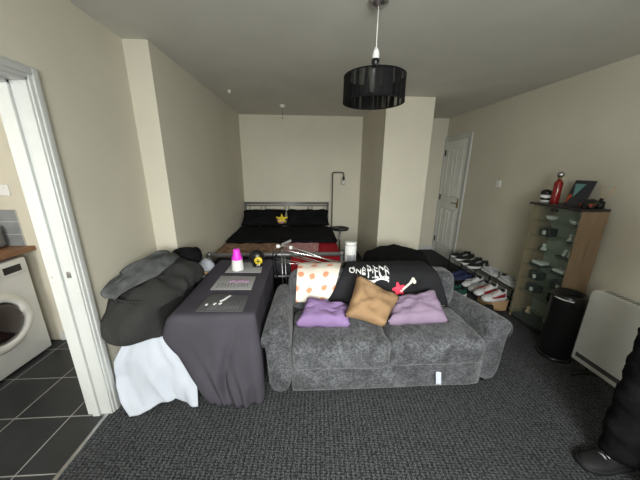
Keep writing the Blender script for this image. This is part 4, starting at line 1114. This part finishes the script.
def heater():
    x0, x1, y0, y1, z0, z1 = 2.15, 2.235, 1.02, 1.655, .085, .700
    t = thing('panel_heater', 'white freestanding panel heater with a dark lower grille', 'heater', (2.19, 1.34, 0))
    # rounded slab seen from the room
    pts = []
    for cy, cz, a0 in ((y1-.05, z1-.05, 0), (y0+.05, z1-.05, 90), (y0+.015, z0+.015, 180), (y1-.015, z0+.015, 270)):
        r = .05 if cz > .4 else .015
        for k in range(7):
            a = math.radians(a0+15*k); pts.append((cy+r*math.cos(a), cz+r*math.sin(a)))
    obj('casing', loft([[Vector((x, y, z)) for y, z in pts] for x in (x0, x1)]), 'heater', t, bevel=.012, ang=60)
    g = obj('grille', box(x0-.002, x0+.004, y0+.05, y1-.03, z0+.040, z0+.075), 'blackplastic', t, bevel=.001, label='dark outlet grille along the bottom')
    bm = bmesh.new()
    for k in range(3): bx(bm, x0-.004, x0-.001, y0+.05, y1-.03, z0+.046+k*.010, z0+.049+k*.010)
    obj('fins', bm, 'greyplastic', g, smooth=False)
    bm = bmesh.new()
    for k in range(22): bx(bm, x0+.02, x1-.02, y0+.07+k*.023, y0+.082+k*.023, z1-.001, z1+.002)
    obj('top_outlet', bm, 'greyplastic', t, smooth=False)
    for y in (y0+.10, y1-.10):
        f = obj('foot', tube(round_path([(x0-.07, y, .012), (2.19, y, .03), (x1+.07, y, .012)], .05), .011, 8), 'blackmetal', t)
        obj('foot_post', tube([(2.19, y, .03), (2.19, y, z0+.02)], .009, 8), 'blackmetal', f)
heater()

# ------------------------------------------------------------------ person standing at the right
def person():
    t = thing('person', 'person in black trousers and black shoes standing at the right edge', 'person', (1.725, .84, 0))
    yr, yl = .945, .70          # right foot is the one in view; the person faces -x
    # one continuous body: skin modifier on a joint skeleton, rooted at the pelvis
    J = {}
    def j(n, p, r): J[n] = (Vector(p), r)
    j('pelvis', (1.715, .825, .94), (.13, .15)); j('waist', (1.715, .825, 1.08), (.115, .14)); j('chest', (1.715, .825, 1.27), (.12, .165)); j('neck0', (1.72, .825, 1.43), (.065, .075)); j('neck1', (1.705, .825, 1.50), (.055, .055))
    j('head0', (1.695, .825, 1.57), (.082, .075)); j('head1', (1.70, .825, 1.66), (.098, .080)); j('head2', (1.705, .825, 1.735), (.062, .055))
    edges = [('pelvis', 'waist'), ('waist', 'chest'), ('chest', 'neck0'), ('neck0', 'neck1'), ('neck1', 'head0'), ('head0', 'head1'), ('head1', 'head2')]
    for s, y in (('r', yr), ('l', yl)):
        sg = 1 if s == 'r' else -1
        j('hip'+s, (1.715, .825+sg*.095, .86), (.095, .095)); j('knee'+s, (1.70, y, .49), (.060, .060)); j('calf'+s, (1.715, y, .34), (.058, .055)); j('ankle'+s, (1.725, y, .10), (.038, .036)); j('heel'+s, (1.715, y, .055), (.036, .034)); j('toe'+s, (1.60, y, .036), (.018, .026))
        edges += [('pelvis', 'hip'+s), ('hip'+s, 'knee'+s), ('knee'+s, 'calf'+s), ('calf'+s, 'ankle'+s), ('ankle'+s, 'heel'+s), ('heel'+s, 'toe'+s)]
        j('sh'+s, (1.715, .825+sg*.185, 1.40), (.06, .06)); j('elb'+s, (1.76, .825+sg*.245, 1.13), (.042, .042)); j('wr'+s, (1.60, .825+sg*.15, 1.28), (.027, .032)); j('palm'+s, (1.555, .825+sg*.115, 1.335), (.016, .034))
        edges += [('chest', 'sh'+s), ('sh'+s, 'elb'+s), ('elb'+s, 'wr'+s), ('wr'+s, 'palm'+s)]
        for k, (dx, ln) in enumerate(((-.030, .070), (-.010, .080), (.010, .074), (.028, .058))):
            bx_, by_, bz_ = 1.535, .825+sg*(.100+dx*.9), 1.360+dx*.35
            j('f%d0%s' % (k, s), (bx_, by_, bz_), (.009, .009)); j('f%d1%s' % (k, s), (bx_-.012, by_-sg*.012, bz_+ln*.5), (.008, .008)); j('f%d2%s' % (k, s), (bx_-.004, by_-sg*.026, bz_+ln*.85), (.0065, .0065))
            edges += [('palm'+s, 'f%d0%s' % (k, s)), ('f%d0%s' % (k, s), 'f%d1%s' % (k, s)), ('f%d1%s' % (k, s), 'f%d2%s' % (k, s))]
        j('t0'+s, (1.555, .825+sg*.075, 1.315), (.011, .011)); j('t1'+s, (1.535, .825+sg*.045, 1.335), (.009, .009))
        edges += [('wr'+s, 't0'+s), ('t0'+s, 't1'+s)]
    me = bpy.data.meshes.new('body'); ks = list(J)
    O = origin_of(t)
    me.from_pydata([tuple(J[k][0]-O) for k in ks], [(ks.index(a), ks.index(b)) for a, b in edges], [])
    body = bpy.data.objects.new('body', me); COL.objects.link(body); body.parent = t
    me.materials.append(M['skin'])
    md = body.modifiers.new('skin', 'SKIN'); md.use_smooth_shade = True
    for i, k in enumerate(ks):
        me.skin_vertices[0].data[i].radius = J[k][1]; me.skin_vertices[0].data[i].use_root = (i == 0)
    s2 = body.modifiers.new('sub', 'SUBSURF'); s2.levels = 2; s2.render_levels = 2
    # face
    obj('nose', loft([[Vector((1.612-d, .825+w_*math.cos(a), z+.012*math.sin(a))) for a in [2*PI*k/10 for k in range(10)]] for d, w_, z in ((-.01, .012, 1.655), (.006, .014, 1.635), (.012, .008, 1.628))]), 'skin', t)
    for s in (-1, 1):
        e = obj('eye', ball((1.618, .825+s*.032, 1.665), .012, seg=12), 'whiteplastic', t); obj('iris', ball((1.608, .825+s*.032, 1.665), .006, seg=10), 'blackplastic', e)
        obj('ear', ball((1.715, .825+s*.080, 1.645), .03, seg=12, sq=(.6, .3, 1)), 'skin', t)
    obj('mouth', ball((1.620, .825, 1.598), .022, seg=12, sq=(.25, 1, .25)), 'redsheet', t)
    bm = bmesh.new(); bmesh.ops.create_icosphere(bm, subdivisions=4, radius=1)
    bmesh.ops.delete(bm, geom=[v for v in bm.verts if v.co.z < -.1+.5*max(0, -v.co.x)], context='VERTS')
    for v in bm.verts: v.co = Vector((1.718+.108*v.co.x, .825+.093*v.co.y, 1.665+.105*v.co.z))*1.0
    obj('hair', bm, 'hair', t, solid=.008)
    # trousers: two legs of one garment with folds down the front
    def leg_rings(y, sg):
        rings = []
        for i in range(33):
            k = i/32; z = .075+(.80-.075)*k
            c = Vector((1.712+.0*k, y+(.825+sg*.095-y)*max(0, (k-.2)/.8), z))
            rx = .104+.028*k; ry = .088+.028*k
            ring = []
            for q in range(28):
                a = 2*PI*q/28
                f = 1+.05*math.sin(z*34+2*math.cos(a)+sg)*(1.15-k*.6)+.035*math.sin(z*71+3*a)+.05*nz((math.cos(a)*2, math.sin(a)*2, z*6), 1.3, 3+sg)
                if k < .06: f *= .93+.07*k/.06
                ring.append(c+Vector((rx*f*math.cos(a), ry*f*math.sin(a), 0)))
            rings.append(ring)
        return rings
    bm = loft(leg_rings(yr, 1)); loft(leg_rings(yl, -1), bm)
    # seat of the trousers
    loft([[Vector((1.715+rx*math.cos(2*PI*q/32), .825+ry*math.sin(2*PI*q/32), z)) for q in range(32)] for z, rx, ry in ((.72, .06, .10), (.78, .130, .205), (.88, .150, .212), (.98, .142, .190), (1.03, .138, .178))], bm)
    obj('trousers', bm, 'trouser', t, label='loose black trousers')
    # hooded top
    bm = loft([[Vector((1.715+rx*math.cos(2*PI*q/32), .825+ry*math.sin(2*PI*q/32), z)) for q in range(32)] for z, rx, ry in ((.95, .155, .195), (1.0, .158, .20), (1.15, .150, .20), (1.30, .150, .215), (1.40, .125, .20), (1.455, .085, .11), (1.475, .078, .085))])
    for sg in (1, -1):
        tube(smooth_path([(1.715, .825+sg*.14, 1.40), (1.715, .825+sg*.20, 1.385), (1.76, .825+sg*.245, 1.13), (1.612, .825+sg*.16, 1.27)], 6), [.07]*6+[.066]*6+[.052]*6+[.042], 14, bm)
    obj('sweater', bm, 'trouser', t, label='black sweater')
    # shoes
    for y in (yr, yl):
        s = make_shoe('shoe_tmp', 'x', 'shoe_black', 'shoe_black', high=False, lace='shoe_grey' if y == yr else 'shoe_black')
        up = None
        Rm = Matrix.Translation(Vector((1.625, y, .0005))-O) @ Matrix.Rotation(-PI/2, 4, 'Z')
        for c in list(s.children):
            c.data.transform(Rm)
            if c.data.name.startswith('upper'): up = c
        for c in list(s.children):
            nm = c.name
            c.parent = t if c is up else up
        up.name = 'shoe'
        bpy.data.objects.remove(s)
person()
for o in COL.objects:
    if o.type == 'EMPTY' and not o.children: print('EMPTY WITHOUT CHILDREN', o.name)
